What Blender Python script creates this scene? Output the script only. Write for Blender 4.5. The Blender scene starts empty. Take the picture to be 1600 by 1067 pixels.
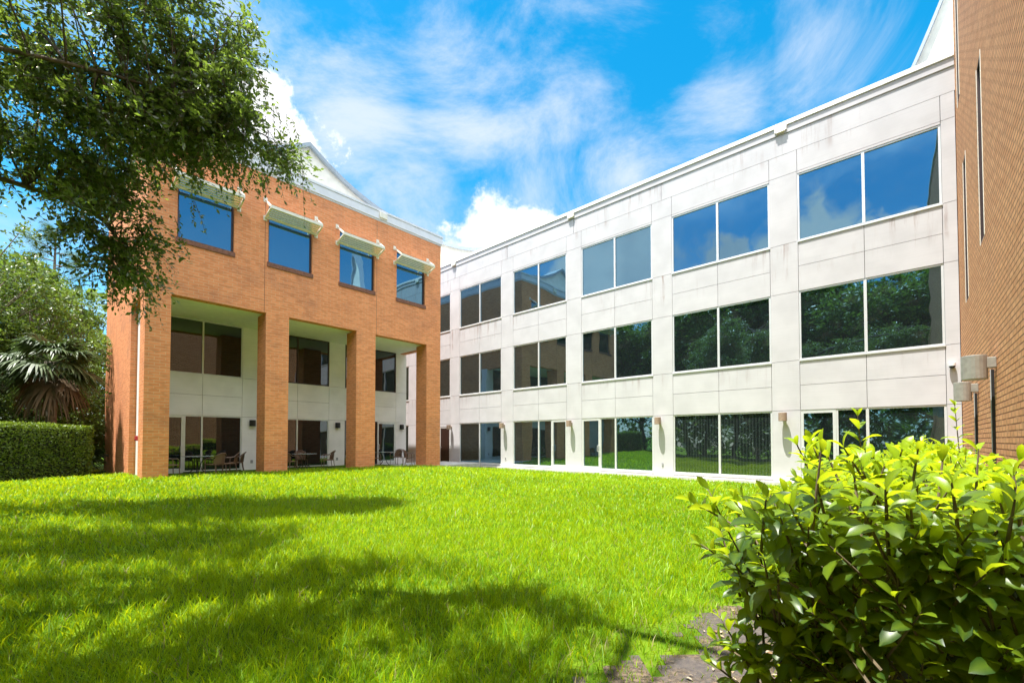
import bpy, bmesh, math, random
import numpy as np
from mathutils import Vector
rad = math.radians
random.seed(7); RNG = np.random.default_rng(11)
scene = bpy.context.scene
COL = scene.collection

# ------------------------------------------------------------------ camera
EYE = 1.45
cam_d = bpy.data.cameras.new("camera"); cam = bpy.data.objects.new("camera", cam_d); COL.objects.link(cam)
cam_d.sensor_width = 36.0; cam_d.lens = 687.0/1600*36; cam_d.shift_y = 138.5/1600
cam_d.clip_start = 0.05; cam_d.clip_end = 3000
cam.location = (0, 0, EYE); cam.rotation_euler = (rad(90+1.334), 0, 0)
scene.camera = cam

# building frame: u runs away along the white front, v runs towards it
D1 = np.array([-0.74206, 0.67033]); D2 = np.array([0.67033, 0.74206])
def W(u, v, z=0.0):
    return (u*D1[0]+v*D2[0], u*D1[1]+v*D2[1], z)

# ------------------------------------------------------------------ sun, sky, exposure
SUN_EL = 73.5
sh = -0.94*D2 + 0.34*D1; sh /= np.linalg.norm(sh)
SUN = Vector((sh[0]*math.cos(rad(SUN_EL)), sh[1]*math.cos(rad(SUN_EL)), math.sin(rad(SUN_EL))))
sl = bpy.data.lights.new("sun", 'SUN'); sl.energy = 3.8; sl.angle = rad(0.53); sl.color = (1.0, 0.965, 0.90)
so = bpy.data.objects.new("sun", sl); COL.objects.link(so)
so.rotation_euler = (-SUN).to_track_quat('-Z', 'Y').to_euler(); so.location = (0, 0, 60)

scene.view_settings.view_transform = 'Standard'; scene.view_settings.look = 'None'
scene.view_settings.gamma = 1.0; scene.view_settings.exposure = 1.6
try: scene.view_settings.use_curve_mapping = False
except Exception: pass

def nd(nt, t, **kw):
    n = nt.nodes.new(t)
    for k, v in kw.items():
        if k.startswith('i_'):
            n.inputs[k[2:].replace('_', ' ')].default_value = v
        else:
            setattr(n, k, v)
    return n
def L(nt, a, b): nt.links.new(a, b)
def mth(nt, op, a, b=None, clamp=False):
    n = nt.nodes.new('ShaderNodeMath'); n.operation = op; n.use_clamp = clamp
    for i, x in enumerate((a, b)):
        if x is None: continue
        if isinstance(x, (int, float)): n.inputs[i].default_value = x
        else: nt.links.new(x, n.inputs[i])
    return n.outputs[0]
def sstep(nt, x, a, b):
    n = nt.nodes.new('ShaderNodeMapRange'); n.interpolation_type = 'SMOOTHSTEP'
    nt.links.new(x, n.inputs[0]); n.inputs[1].default_value = a; n.inputs[2].default_value = b
    return n.outputs[0]
def mixc(nt, fac, a, b, mode='MIX'):
    n = nt.nodes.new('ShaderNodeMix'); n.data_type = 'RGBA'; n.blend_type = mode
    for s, x in ((0, fac), (6, a), (7, b)):
        if isinstance(x, (int, float)): n.inputs[s].default_value = x
        elif isinstance(x, (tuple, list)): n.inputs[s].default_value = (x[0], x[1], x[2], 1)
        else: nt.links.new(x, n.inputs[s])
    return n.outputs[2]

world = bpy.data.worlds.new("World"); scene.world = world; world.use_nodes = True
nt = world.node_tree; nt.nodes.clear()
out = nd(nt, 'ShaderNodeOutputWorld'); bg = nd(nt, 'ShaderNodeBackground'); bg.inputs[1].default_value = 0.098
L(nt, bg.outputs[0], out.inputs[0])
sky = nd(nt, 'ShaderNodeTexSky'); sky.sky_type = 'NISHITA'; sky.sun_disc = False
sky.sun_elevation = rad(SUN_EL); sky.sun_rotation = math.atan2(sh[0], sh[1]); sky.air_density = 1.0; sky.dust_density = 0.4; sky.ozone_density = 2.5
hs = nd(nt, 'ShaderNodeHueSaturation'); hs.inputs['Saturation'].default_value = 1.45; hs.inputs['Hue'].default_value = 0.478; hs.inputs['Value'].default_value = 0.95
L(nt, sky.outputs[0], hs.inputs['Color'])
tc = nd(nt, 'ShaderNodeTexCoord')
sep = nd(nt, 'ShaderNodeSeparateXYZ'); L(nt, tc.outputs['Generated'], sep.inputs[0])
zc = mth(nt, 'ADD', mth(nt, 'MAXIMUM', sep.outputs[2], 0.0), 0.22)
px_ = mth(nt, 'DIVIDE', sep.outputs[0], zc); py_ = mth(nt, 'DIVIDE', sep.outputs[1], zc)
pl = nd(nt, 'ShaderNodeCombineXYZ'); L(nt, px_, pl.inputs[0]); L(nt, py_, pl.inputs[1])
# thin high cloud
mp = nd(nt, 'ShaderNodeMapping'); mp.inputs['Scale'].default_value = (1.0, 1.0, 1.7); mp.inputs['Rotation'].default_value = (0.2, 0.35, 0.3)
L(nt, tc.outputs['Generated'], mp.inputs[0])
n1 = nd(nt, 'ShaderNodeTexNoise'); n1.inputs['Scale'].default_value = 2.6; n1.inputs['Detail'].default_value = 10; n1.inputs['Roughness'].default_value = 0.66; n1.inputs['Distortion'].default_value = 0.45
L(nt, mp.outputs[0], n1.inputs['Vector'])
patch = None
for (d, r_) in (((-0.06, 0.80, 0.60), 0.20), ((0.10, 0.72, 0.68), 0.22), ((-0.27, 0.77, 0.57), 0.16), ((-0.18, 0.86, 0.46), 0.20), ((0.35, 0.72, 0.58), 0.16), ((0.0, 0.88, 0.47), 0.16), ((0.48, 0.66, 0.58), 0.16), ((0.22, 0.82, 0.5), 0.15)):
    ds = nd(nt, 'ShaderNodeVectorMath', operation='DISTANCE'); L(nt, tc.outputs['Generated'], ds.inputs[0]); ds.inputs[1].default_value = Vector(d).normalized()
    m = sstep(nt, ds.outputs['Value'], r_, 0.0); patch = m if patch is None else mth(nt, 'MAXIMUM', patch, m)
n1v = mth(nt, 'ADD', n1.outputs[0], mth(nt, 'MULTIPLY', patch, 0.16))
wisp = mth(nt, 'MULTIPLY', sstep(nt, n1v, 0.45, 0.80), 0.85)
lowhaze = mth(nt, 'MULTIPLY', sstep(nt, sep.outputs[2], 0.58, 0.18), 0.8)
wisp = mth(nt, 'MAXIMUM', wisp, mth(nt, 'MULTIPLY', lowhaze, sstep(nt, n1.outputs[0], 0.3, 0.62)))
wisp = mth(nt, 'MULTIPLY', wisp, mth(nt, 'ADD', 0.5, mth(nt, 'MULTIPLY', sstep(nt, sep.outputs[1], -0.25, 0.25), 0.5)))
# heaped cloud, at given bearings
n2 = nd(nt, 'ShaderNodeTexNoise'); n2.inputs['Scale'].default_value = 7.0; n2.inputs['Detail'].default_value = 8; n2.inputs['Roughness'].default_value = 0.62
L(nt, tc.outputs['Generated'], n2.inputs['Vector'])
off = nd(nt, 'ShaderNodeVectorMath', operation='SUBTRACT'); L(nt, n2.outputs['Color'], off.inputs[0]); off.inputs[1].default_value = (0.5, 0.5, 0.5)
off2 = nd(nt, 'ShaderNodeVectorMath', operation='SCALE'); L(nt, off.outputs[0], off2.inputs[0]); off2.inputs['Scale'].default_value = 0.26
dirv = nd(nt, 'ShaderNodeVectorMath', operation='ADD'); L(nt, tc.outputs['Generated'], dirv.inputs[0]); L(nt, off2.outputs[0], dirv.inputs[1])
heaps = [((-0.035, 0.90, 0.43), 0.080), ((-0.11, 0.90, 0.395), 0.07), ((0.04, 0.92, 0.415), 0.065), ((0.10, 0.93, 0.405), 0.05), ((0.07, .93, .40), .05),
         ((-0.415, 0.72, 0.555), 0.075), ((-0.47, 0.72, 0.52), 0.07), ((-0.375, 0.735, 0.56), 0.055), ((-0.36, 0.75, 0.53), 0.045), ((-0.335, 0.77, 0.50), 0.03), ((-0.40, 0.78, 0.44), 0.05),
         # the half of the sky seen only as a reflection
         ((-0.71, -0.60, 0.34), 0.10), ((-0.62, -0.68, 0.32), 0.05), ((-0.90, -0.28, 0.36), 0.14), ((-0.80, -0.47, 0.33), 0.06), ((0.1, -0.95, 0.3), 0.2), ((0.5, -0.8, 0.3), 0.15), ((0.97, 0.1, 0.2), 0.16)]
cum = None
for (d, r) in heaps:
    v = Vector(d).normalized()
    ds = nd(nt, 'ShaderNodeVectorMath', operation='DISTANCE'); L(nt, dirv.outputs[0], ds.inputs[0]); ds.inputs[1].default_value = v
    m = sstep(nt, ds.outputs['Value'], r*1.15, r*0.7)
    cum = m if cum is None else mth(nt, 'MAXIMUM', cum, m)
shade = sstep(nt, n2.outputs[0], 0.32, 0.62)
ccol = mixc(nt, shade, (3.6, 3.8, 4.1), (5.0, 5.0, 5.0))
c1 = mixc(nt, wisp, hs.outputs[0], (3.0, 3.3, 3.75))
c2 = mixc(nt, cum, c1, ccol)
# added bright cloud fill, unseen over and behind the viewpoint, to lift shaded walls
fill_deck = mth(nt, 'MULTIPLY', sstep(nt, sep.outputs[1], 0.34, -0.08), sstep(nt, sep.outputs[2], 0.40, 0.60))
fill_deck = mth(nt, 'MULTIPLY', fill_deck, sstep(nt, n1.outputs[0], 0.30, 0.50))
c2 = mixc(nt, fill_deck, c2, (10.8, 11.4, 11.8))
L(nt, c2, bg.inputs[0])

# ------------------------------------------------------------------ helpers: objects
def tag(o, label=None, cat=None, group=None, kind=None):
    if label: o['label'] = label
    if cat: o['category'] = cat
    if group: o['group'] = group
    if kind: o['kind'] = kind
    return o
def empty(name, loc, label=None, cat=None, group=None, rz=0.0):
    o = bpy.data.objects.new(name, None); COL.objects.link(o); o.location = loc; o.rotation_euler = (0, 0, rz)
    o.empty_display_size = 0.2
    return tag(o, label, cat, group)
def origin_of(o):
    p = Vector((0, 0, 0))
    while o is not None:
        p += o.location; o = o.parent
    return p
def raw_mesh(name, V, faces_flat, counts, mat, parent=None, rnd=None, uv=None, smooth=False):
    """V (n,3) float; faces_flat loop vertex indices; counts loop totals"""
    me = bpy.data.meshes.new(name)
    V = np.asarray(V, dtype=np.float32); n = len(V)
    if parent is not None:
        V = V - np.array(origin_of(parent), dtype=np.float32)
    ff = np.asarray(faces_flat, dtype=np.int32); ct = np.asarray(counts, dtype=np.int32)
    me.vertices.add(n); me.vertices.foreach_set('co', V.ravel())
    me.loops.add(len(ff)); me.loops.foreach_set('vertex_index', ff)
    me.polygons.add(len(ct)); st = np.concatenate(([0], np.cumsum(ct)[:-1])).astype(np.int32)
    me.polygons.foreach_set('loop_start', st)
    try: me.polygons.foreach_set('loop_total', ct)
    except Exception: pass
    me.polygons.foreach_set('use_smooth', np.full(len(ct), bool(smooth)))
    if rnd is not None:
        a = me.attributes.new('rnd', 'FLOAT', 'POINT'); a.data.foreach_set('value', np.asarray(rnd, dtype=np.float32))
    if uv is not None:
        l = me.uv_layers.new(name='UVMap'); l.data.foreach_set('uv', np.asarray(uv, dtype=np.float32).ravel())
    me.update(calc_edges=True); me.validate()
    me.materials.append(mat)
    o = bpy.data.objects.new(name, me); COL.objects.link(o)
    if parent is not None: o.parent = parent
    return o

class MB:
    """collects boxes, prisms, tubes in the building frame (u,v,z) or plainly in x,y,z"""
    def __init__(self, world=False):
        self.v = []; self.f = []; self.uv = []; self.world = world
    def face(self, pts, idx):
        a, b, c = (np.array(pts[i]) for i in (0, 1, 2))
        n = np.cross(b-a, c-a); k = int(np.argmax(np.abs(n)))
        self.f.append(idx)
        for p in pts:
            self.uv.append((p[1], p[2]) if k == 0 else ((p[0], p[2]) if k == 1 else (p[0], p[1])))
    def poly(self, pts):
        i = len(self.v); self.v += [tuple(p) for p in pts]; self.face(pts, list(range(i, i+len(pts))))
    def box(self, a0, a1, b0, b1, z0, z1):
        P = [(a0,b0,z0),(a1,b0,z0),(a1,b1,z0),(a0,b1,z0),(a0,b0,z1),(a1,b0,z1),(a1,b1,z1),(a0,b1,z1)]
        i = len(self.v); self.v += P
        for q in ((0,3,2,1),(4,5,6,7),(0,1,5,4),(1,2,6,5),(2,3,7,6),(3,0,4,7)):
            self.face([P[k] for k in q], [i+k for k in q])
        return self
    def prism(self, prof, axis, c0, c1):
        """prof: list of 2-D points; axis 0: prof=(v,z) swept along u; axis 1: prof=(u,z) swept along v; axis 2: prof=(u,v) swept in z"""
        def p3(p, c): return (c, p[0], p[1]) if axis == 0 else ((p[0], c, p[1]) if axis == 1 else (p[0], p[1], c))
        A = [p3(p, c0) for p in prof]; B = [p3(p, c1) for p in prof]; n = len(prof)
        i = len(self.v); self.v += A+B
        self.face(A, list(range(i, i+n))); self.face(B[::-1], list(range(i+2*n-1, i+n-1, -1)))
        for k in range(n):
            j = (k+1) % n
            self.face([A[k], B[k], B[j], A[j]], [i+k, i+n+k, i+n+j, i+j])
        return self
    def strip_prism(self, top, bot, axis, c0, c1):
        """prism of a strip between two polylines with the same count (safe for concave outlines)"""
        for k in range(len(top)-1):
            self.prism([bot[k], bot[k+1], top[k+1], top[k]], axis, c0, c1)
        return self
    def tube(self, path, r, sides=8, cap=True):
        path = [np.array(p, float) for p in path]; rs = r if isinstance(r, (list, tuple)) else [r]*len(path)
        rings = []
        t0 = path[1]-path[0]; ref = np.array((0, 0, 1.0)) if abs(t0[2]) < 0.9*np.linalg.norm(t0) else np.array((1.0, 0, 0))
        for k, p in enumerate(path):
            t = path[min(k+1, len(path)-1)]-path[max(k-1, 0)]; t = t/(np.linalg.norm(t)+1e-9)
            a = np.cross(t, ref); a /= np.linalg.norm(a)+1e-9; b = np.cross(t, a); ref = ref if abs(np.dot(t, ref)) < 0.95 else a
            rings.append([tuple(p+rs[k]*(math.cos(2*math.pi*s/sides)*a+math.sin(2*math.pi*s/sides)*b)) for s in range(sides)])
        i = len(self.v)
        for g in rings: self.v += g
        for k in range(len(path)-1):
            for s in range(sides):
                s2 = (s+1) % sides
                idx = [k*sides+s, k*sides+s2, (k+1)*sides+s2, (k+1)*sides+s]
                self.face([self.v[i+q] for q in idx], [i+q for q in idx])
        if cap:
            self.face(rings[0][::-1], [i+s for s in range(sides)][::-1])
            e = i+(len(path)-1)*sides; self.face(rings[-1], [e+s for s in range(sides)])
        return self
    def build(self, name, mat, parent=None, smooth=False, bevel=0.0):
        V = np.array(self.v, float)
        if not self.world:
            xy = V[:, :1]*D1 + V[:, 1:2]*D2; V = np.column_stack((xy, V[:, 2]))
        flat = [k for f in self.f for k in f]; ct = [len(f) for f in self.f]
        o = raw_mesh(name, V, flat, ct, mat, parent, uv=self.uv)
        bm = bmesh.new(); bm.from_mesh(o.data); bmesh.ops.recalc_face_normals(bm, faces=bm.faces[:])
        if bevel > 0:
            bmesh.ops.remove_doubles(bm, verts=bm.verts[:], dist=1e-5)
            bmesh.ops.bevel(bm, geom=[e for e in bm.edges if e.is_manifold and e.calc_face_angle(0) > 0.5], offset=bevel, segments=2, affect='EDGES', profile=0.6)
        bm.to_mesh(o.data); bm.free()
        if smooth:
            for p in o.data.polygons: p.use_smooth = True
        return o

# ------------------------------------------------------------------ helpers: materials
def new_mat(name):
    m = bpy.data.materials.new(name); m.use_nodes = True; t = m.node_tree; t.nodes.clear()
    o = nd(t, 'ShaderNodeOutputMaterial'); b = nd(t, 'ShaderNodeBsdfPrincipled'); L(t, b.outputs[0], o.inputs[0])
    return m, t, b, o
def plain(name, col, rough=0.5, metal=0.0, var=0.08, scale=6.0, bump=0.0, spec=0.5):
    m, t, b, o = new_mat(name)
    c = nd(t, 'ShaderNodeTexCoord'); n = nd(t, 'ShaderNodeTexNoise'); n.inputs['Scale'].default_value = scale; n.inputs['Detail'].default_value = 5
    L(t, c.outputs['Object'], n.inputs['Vector'])
    col2 = mixc(t, sstep(t, n.outputs[0], 0.3, 0.7), tuple(x*(1-var) for x in col), tuple(min(1, x*(1+var)) for x in col))
    L(t, col2, b.inputs['Base Color']); b.inputs['Roughness'].default_value = rough; b.inputs['Metallic'].default_value = metal
    b.inputs['Specular IOR Level'].default_value = spec
    if bump > 0:
        bp = nd(t, 'ShaderNodeBump'); bp.inputs['Strength'].default_value = bump; bp.inputs['Distance'].default_value = 0.01
        L(t, n.outputs[0], bp.inputs['Height']); L(t, bp.outputs[0], b.inputs['Normal'])
    return m

def brick_mat(name, c1, c2, mortar, bump=0.5, stain=0.4, ms=0.0075):
    m, t, b, o = new_mat(name)
    uv = nd(t, 'ShaderNodeUVMap'); br = nd(t, 'ShaderNodeTexBrick')
    L(t, uv.outputs[0], br.inputs['Vector'])
    br.inputs['Scale'].default_value = 1.0; br.inputs['Brick Width'].default_value = 0.305; br.inputs['Row Height'].default_value = 0.1
    br.inputs['Mortar Size'].default_value = ms; br.inputs['Mortar Smooth'].default_value = 0.15; br.inputs['Bias'].default_value = 0.0
    br.inputs['Color1'].default_value = (*c1, 1); br.inputs['Color2'].default_value = (*c2, 1); br.inputs['Mortar'].default_value = (*mortar, 1)
    n = nd(t, 'ShaderNodeTexNoise'); n.inputs['Scale'].default_value = 0.7; n.inputs['Detail'].default_value = 6; n.inputs['Roughness'].default_value = 0.65
    L(t, uv.outputs[0], n.inputs['Vector'])
    # single darker or paler bricks
    mpv = nd(t, 'ShaderNodeMapping'); mpv.inputs['Scale'].default_value = (1/0.305, 10, 1); L(t, uv.outputs[0], mpv.inputs[0])
    wn = nd(t, 'ShaderNodeTexNoise'); wn.inputs['Scale'].default_value = 1.1; wn.inputs['Detail'].default_value = 1; L(t, mpv.outputs[0], wn.inputs['Vector'])
    col = mixc(t, mth(t, 'MULTIPLY', sstep(t, wn.outputs[0], 0.48, 0.72), 0.75), br.outputs['Color'], tuple(x*0.72 for x in c1))
    col = mixc(t, mth(t, 'MULTIPLY', sstep(t, n.outputs[0], 0.45, 0.75), stain), col, (0.30, 0.13, 0.09))
    L(t, col, b.inputs['Base Color']); b.inputs['Roughness'].default_value = 0.82; b.inputs['Specular IOR Level'].default_value = 0.25
    bp = nd(t, 'ShaderNodeBump'); bp.invert = True; bp.inputs['Strength'].default_value = bump; bp.inputs['Distance'].default_value = 0.012
    L(t, br.outputs['Fac'], bp.inputs['Height']); L(t, bp.outputs[0], b.inputs['Normal'])
    return m

def panel_mat(name, col, stains=True):
    m, t, b, o = new_mat(name)
    uv = nd(t, 'ShaderNodeUVMap'); s = nd(t, 'ShaderNodeSeparateXYZ'); L(t, uv.outputs[0], s.inputs[0])
    n = nd(t, 'ShaderNodeTexNoise'); n.inputs['Scale'].default_value = 1.2; n.inputs['Detail'].default_value = 7; L(t, uv.outputs[0], n.inputs['Vector'])
    fine = nd(t, 'ShaderNodeTexNoise'); fine.inputs['Scale'].default_value = 45; fine.inputs['Detail'].default_value = 3; L(t, uv.outputs[0], fine.inputs['Vector'])
    c = mixc(t, sstep(t, n.outputs[0], 0.3, 0.75), col, tuple(x*0.88 for x in col))
    # fine horizontal board marks
    wv = nd(t, 'ShaderNodeTexNoise'); wv.inputs['Scale'].default_value = 1; wv.inputs['Detail'].default_value = 4
    ms = nd(t, 'ShaderNodeMapping'); ms.inputs['Scale'].default_value = (0.6, 22, 1); L(t, uv.outputs[0], ms.inputs[0]); L(t, ms.outputs[0], wv.inputs['Vector'])
    c = mixc(t, mth(t, 'MULTIPLY', sstep(t, wv.outputs[0], 0.45, 0.7), 0.22), c, tuple(x*0.80 for x in col))
    if stains:
        dn = nd(t, 'ShaderNodeTexNoise'); dn.inputs['Scale'].default_value = 1; dn.inputs['Detail'].default_value = 5; dn.inputs['Roughness'].default_value = 0.7
        md = nd(t, 'ShaderNodeMapping'); md.inputs['Scale'].default_value = (4.5, 0.28, 1); L(t, uv.outputs[0], md.inputs[0]); L(t, md.outputs[0], dn.inputs['Vector'])
        tot = None
        for (zt, ln, k) in ((8.62, 1.5, 1.0), (12.7, 1.3, 0.5), (4.34, 1.2, 0.55), (7.72, 0.6, 0.8), (11.95, 0.5, .5)):
            below = mth(t, 'MULTIPLY', sstep(t, s.outputs[1], zt-ln, zt), mth(t, 'LESS_THAN', s.outputs[1], zt))
            below = mth(t, 'MULTIPLY', below, k)
            tot = below if tot is None else mth(t, 'MAXIMUM', tot, below)
        pm = nd(t, 'ShaderNodeTexNoise'); pm.inputs['Scale'].default_value = 0.45; pm.inputs['Detail'].default_value = 2; L(t, uv.outputs[0], pm.inputs['Vector'])
        f = mth(t, 'MULTIPLY', mth(t, 'MULTIPLY', tot, sstep(t, dn.outputs[0], 0.50, 0.72)), sstep(t, pm.outputs[0], 0.40, 0.62))
        c = mixc(t, f, c, (0.22, 0.12, 0.09))
    L(t, c, b.inputs['Base Color']); b.inputs['Roughness'].default_value = 0.8; b.inputs['Specular IOR Level'].default_value = 0.25
    bp = nd(t, 'ShaderNodeBump'); bp.inputs['Strength'].default_value = 0.15; bp.inputs['Distance'].default_value = 0.004
    L(t, fine.outputs[0], bp.inputs['Height']); L(t, bp.outputs[0], b.inputs['Normal'])
    return m

def glass_mat(name, tint, base=(0.008, 0.011, 0.012), wav=0.012, blinds=False):
    m, t, b, o = new_mat(name); t.nodes.remove(b)
    c = nd(t, 'ShaderNodeTexCoord'); n = nd(t, 'ShaderNodeTexNoise'); n.inputs['Scale'].default_value = 0.55; n.inputs['Detail'].default_value = 1.5
    L(t, c.outputs['Object'], n.inputs['Vector'])
    bp = nd(t, 'ShaderNodeBump'); bp.inputs['Strength'].default_value = 1.0; bp.inputs['Distance'].default_value = wav; L(t, n.outputs[0], bp.inputs['Height'])
    oi = nd(t, 'ShaderNodeObjectInfo'); wnz = nd(t, 'ShaderNodeTexWhiteNoise', noise_dimensions='1D'); L(t, oi.outputs['Random'], wnz.inputs['W'])
    tv = nd(t, 'ShaderNodeVectorMath', operation='SUBTRACT'); L(t, wnz.outputs['Color'], tv.inputs[0]); tv.inputs[1].default_value = (0.5, 0.5, 0.5)
    ts = nd(t, 'ShaderNodeVectorMath', operation='SCALE'); L(t, tv.outputs[0], ts.inputs[0]); ts.inputs['Scale'].default_value = 0.016
    ge = nd(t, 'ShaderNodeNewGeometry'); tn = nd(t, 'ShaderNodeVectorMath', operation='ADD'); L(t, ge.outputs['Normal'], tn.inputs[0]); L(t, ts.outputs[0], tn.inputs[1])
    t2 = nd(t, 'ShaderNodeVectorMath', operation='NORMALIZE'); L(t, tn.outputs[0], t2.inputs[0]); L(t, t2.outputs[0], bp.inputs['Normal'])
    g = nd(t, 'ShaderNodeBsdfGlossy'); g.inputs['Roughness'].default_value = 0.015; g.inputs['Color'].default_value = (*tint, 1); L(t, bp.outputs[0], g.inputs['Normal'])
    d = nd(t, 'ShaderNodeBsdfDiffuse'); d.inputs['Color'].default_value = (*base, 1)
    if blinds:
        uv = nd(t, 'ShaderNodeUVMap'); s = nd(t, 'ShaderNodeSeparateXYZ'); L(t, uv.outputs[0], s.inputs[0])
        w = mth(t, 'FRACT', mth(t, 'MULTIPLY', s.outputs[0], 9.0))
        k = mth(t, 'MULTIPLY', sstep(t, w, 0.45, 0.55), sstep(t, w, 1.0, 0.9))
        L(t, mixc(t, k, base, (0.02, 0.027, 0.027)), d.inputs['Color'])
    dust = nd(t, 'ShaderNodeTexNoise'); dust.inputs['Scale'].default_value = 2.0; dust.inputs['Detail'].default_value = 8; L(t, c.outputs['Object'], dust.inputs['Vector'])
    a = nd(t, 'ShaderNodeAddShader'); L(t, g.outputs[0], a.inputs[0]); L(t, d.outputs[0], a.inputs[1])
    d2 = nd(t, 'ShaderNodeBsdfDiffuse'); d2.inputs['Color'].default_value = (0.25, 0.25, 0.24, 1)
    mx = nd(t, 'ShaderNodeMixShader'); L(t, mth(t, 'MULTIPLY', sstep(t, dust.outputs[0], 0.5, 0.8), 0.05), mx.inputs[0]); L(t, a.outputs[0], mx.inputs[1]); L(t, d2.outputs[0], mx.inputs[2])
    L(t, mx.outputs[0], o.inputs[0])
    return m

def leaf_mat(name, dark, light, trans, rough=0.4, tfac=0.35, spec=0.5, dry=None):
    m, t, b, o = new_mat(name)
    at = nd(t, 'ShaderNodeAttribute', attribute_name='rnd')
    c = mixc(t, at.outputs['Fac'], dark, light)
    tr_c = mixc(t, at.outputs['Fac'], tuple(x*0.6 for x in trans), trans)
    if dry:
        f = sstep(t, at.outputs['Fac'], 0.965, 0.97); c = mixc(t, f, c, dry); tr_c = mixc(t, f, tr_c, dry)
    L(t, c, b.inputs['Base Color']); b.inputs['Roughness'].default_value = rough; b.inputs['Specular IOR Level'].default_value = spec
    tr = nd(t, 'ShaderNodeBsdfTranslucent'); L(t, tr_c, tr.inputs['Color'])
    mx = nd(t, 'ShaderNodeMixShader'); mx.inputs[0].default_value = tfac
    L(t, b.outputs[0], mx.inputs[1]); L(t, tr.outputs[0], mx.inputs[2]); L(t, mx.outputs[0], o.inputs[0])
    return m

M = {}
M['brick'] = brick_mat('orange_brick', (0.82, 0.315, 0.138), (0.70, 0.245, 0.10), (0.72, 0.44, 0.25), 0.35)
M['brick_rough'] = brick_mat('raked_orange_brick', (0.80, 0.39, 0.19), (0.66, 0.29, 0.13), (0.22, 0.09, 0.035), 1.0, 0.15, 0.012)  # shadow lines of the raked joints painted in as dark mortar
M['sill_brick'] = plain('brown_sill', (0.20, 0.085, 0.055), 0.8, var=0.25, scale=14)
M['panel'] = panel_mat('white_precast', (0.565, 0.552, 0.572))
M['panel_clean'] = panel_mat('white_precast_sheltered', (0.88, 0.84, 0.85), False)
M['joint'] = plain('joint_grey', (0.13, 0.12, 0.115), 0.9)
M['coping'] = plain('white_coping', (0.82, 0.82, 0.83), 0.45)
M['fascia'] = plain('white_metal_fascia', (0.72, 0.72, 0.77), 0.35, var=0.04, scale=2)
M['soffit'] = plain('white_soffit', (0.86, 0.86, 0.74), 0.8, var=0.04)
M['frame'] = plain('silver_frame', (0.70, 0.71, 0.72), 0.35, metal=0.25, var=0.03)
M['dark_frame'] = plain('bronze_frame', (0.05, 0.03, 0.03), 0.4, var=0.1)
M['glass'] = glass_mat('tinted_glass', (0.13, 0.245, 0.33))
M['glass_blinds'] = glass_mat('tinted_glass_with_blinds', (0.15, 0.20, 0.22), blinds=True)
M['glass_dark'] = glass_mat('dark_glass', (0.11, 0.125, 0.14))
M['shade'] = plain('cream_metal', (0.80, 0.76, 0.66), 0.45, var=0.05)
M['cream'] = plain('cream_stucco', (0.80, 0.76, 0.68), 0.8, var=0.06, scale=3)
M['blue_grey'] = plain('blue_grey_metal', (0.34, 0.39, 0.45), 0.45, var=0.06, scale=3)
M['roof'] = plain('roof_membrane', (0.42, 0.42, 0.42), 0.9)
M['black_metal'] = plain('black_metal', (0.02, 0.02, 0.022), 0.5)
M['bronze'] = plain('tan_lamp_metal', (0.34, 0.24, 0.18), 0.5, var=0.1, scale=20)
M['grey_lamp'] = plain('brushed_grey_metal', (0.38, 0.36, 0.32), 0.42, metal=0.4, var=0.1, scale=12)
M['grey_arm'] = plain('light_grey_metal', (0.62, 0.63, 0.64), 0.4, metal=0.2)
M['concrete'] = plain('pale_concrete', (0.58, 0.56, 0.53), 0.85, var=0.15, scale=2.5, bump=0.2)
M['door_brown'] = plain('dark_brown_door', (0.035, 0.018, 0.014), 0.35, var=0.1)
M['wicker'] = None
M['red'] = plain('red_paint', (0.45, 0.03, 0.04), 0.4)
M['plastic_grey'] = plain('grey_plastic', (0.30, 0.30, 0.31), 0.5)
M['white_plastic'] = plain('white_plastic', (0.8, 0.8, 0.8), 0.4)
M['bark'] = plain('oak_bark', (0.13, 0.10, 0.075), 0.9, var=0.5, scale=9, bump=0.8)
M['bark_grey'] = plain('grey_bark', (0.16, 0.13, 0.10), 0.9, var=0.4, scale=9, bump=0.8)
M['twig'] = plain('shrub_stem', (0.12, 0.09, 0.05), 0.8, var=0.3, scale=20)
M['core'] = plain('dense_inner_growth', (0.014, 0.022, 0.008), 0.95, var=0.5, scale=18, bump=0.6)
M['oak_leaf'] = leaf_mat('oak_leaf', (0.04, 0.07, 0.018), (0.16, 0.215, 0.055), (0.36, 0.52, 0.06), 0.30, 0.34, 0.9)
M['tree_leaf'] = leaf_mat('tree_leaf', (0.05, 0.095, 0.02), (0.17, 0.26, 0.045), (0.30, 0.46, 0.05), 0.4, 0.3, 0.6)
M['pine_leaf'] = leaf_mat('pine_needles', (0.05, 0.10, 0.03), (0.12, 0.20, 0.05), (0.18, 0.30, 0.06), 0.45, 0.25, 0.5)
M['palm_leaf'] = leaf_mat('palm_leaf', (0.035, 0.06, 0.02), (0.09, 0.13, 0.045), (0.12, 0.20, 0.05), 0.45, 0.2, 0.45)
M['dead_frond'] = leaf_mat('dead_frond', (0.08, 0.055, 0.03), (0.17, 0.115, 0.065), (0.15, 0.10, 0.05), 0.7, 0.15, 0.3)
M['box_leaf'] = leaf_mat('hedge_leaf', (0.05, 0.10, 0.014), (0.17, 0.25, 0.02), (0.30, 0.42, 0.03), 0.4, 0.35, 0.5)
M['vib_leaf'] = leaf_mat('glossy_shrub_leaf', (0.018, 0.06, 0.012), (0.30, 0.44, 0.012), (0.75, 0.90, 0.02), 0.36, 0.45, 0.5)
M['grass'] = leaf_mat('grass_blade', (0.05, 0.23, 0.004), (0.33, 0.52, 0.006), (0.80, 0.88, 0.008), 0.45, 0.44, 0.4, dry=(0.42, 0.36, 0.16))
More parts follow.
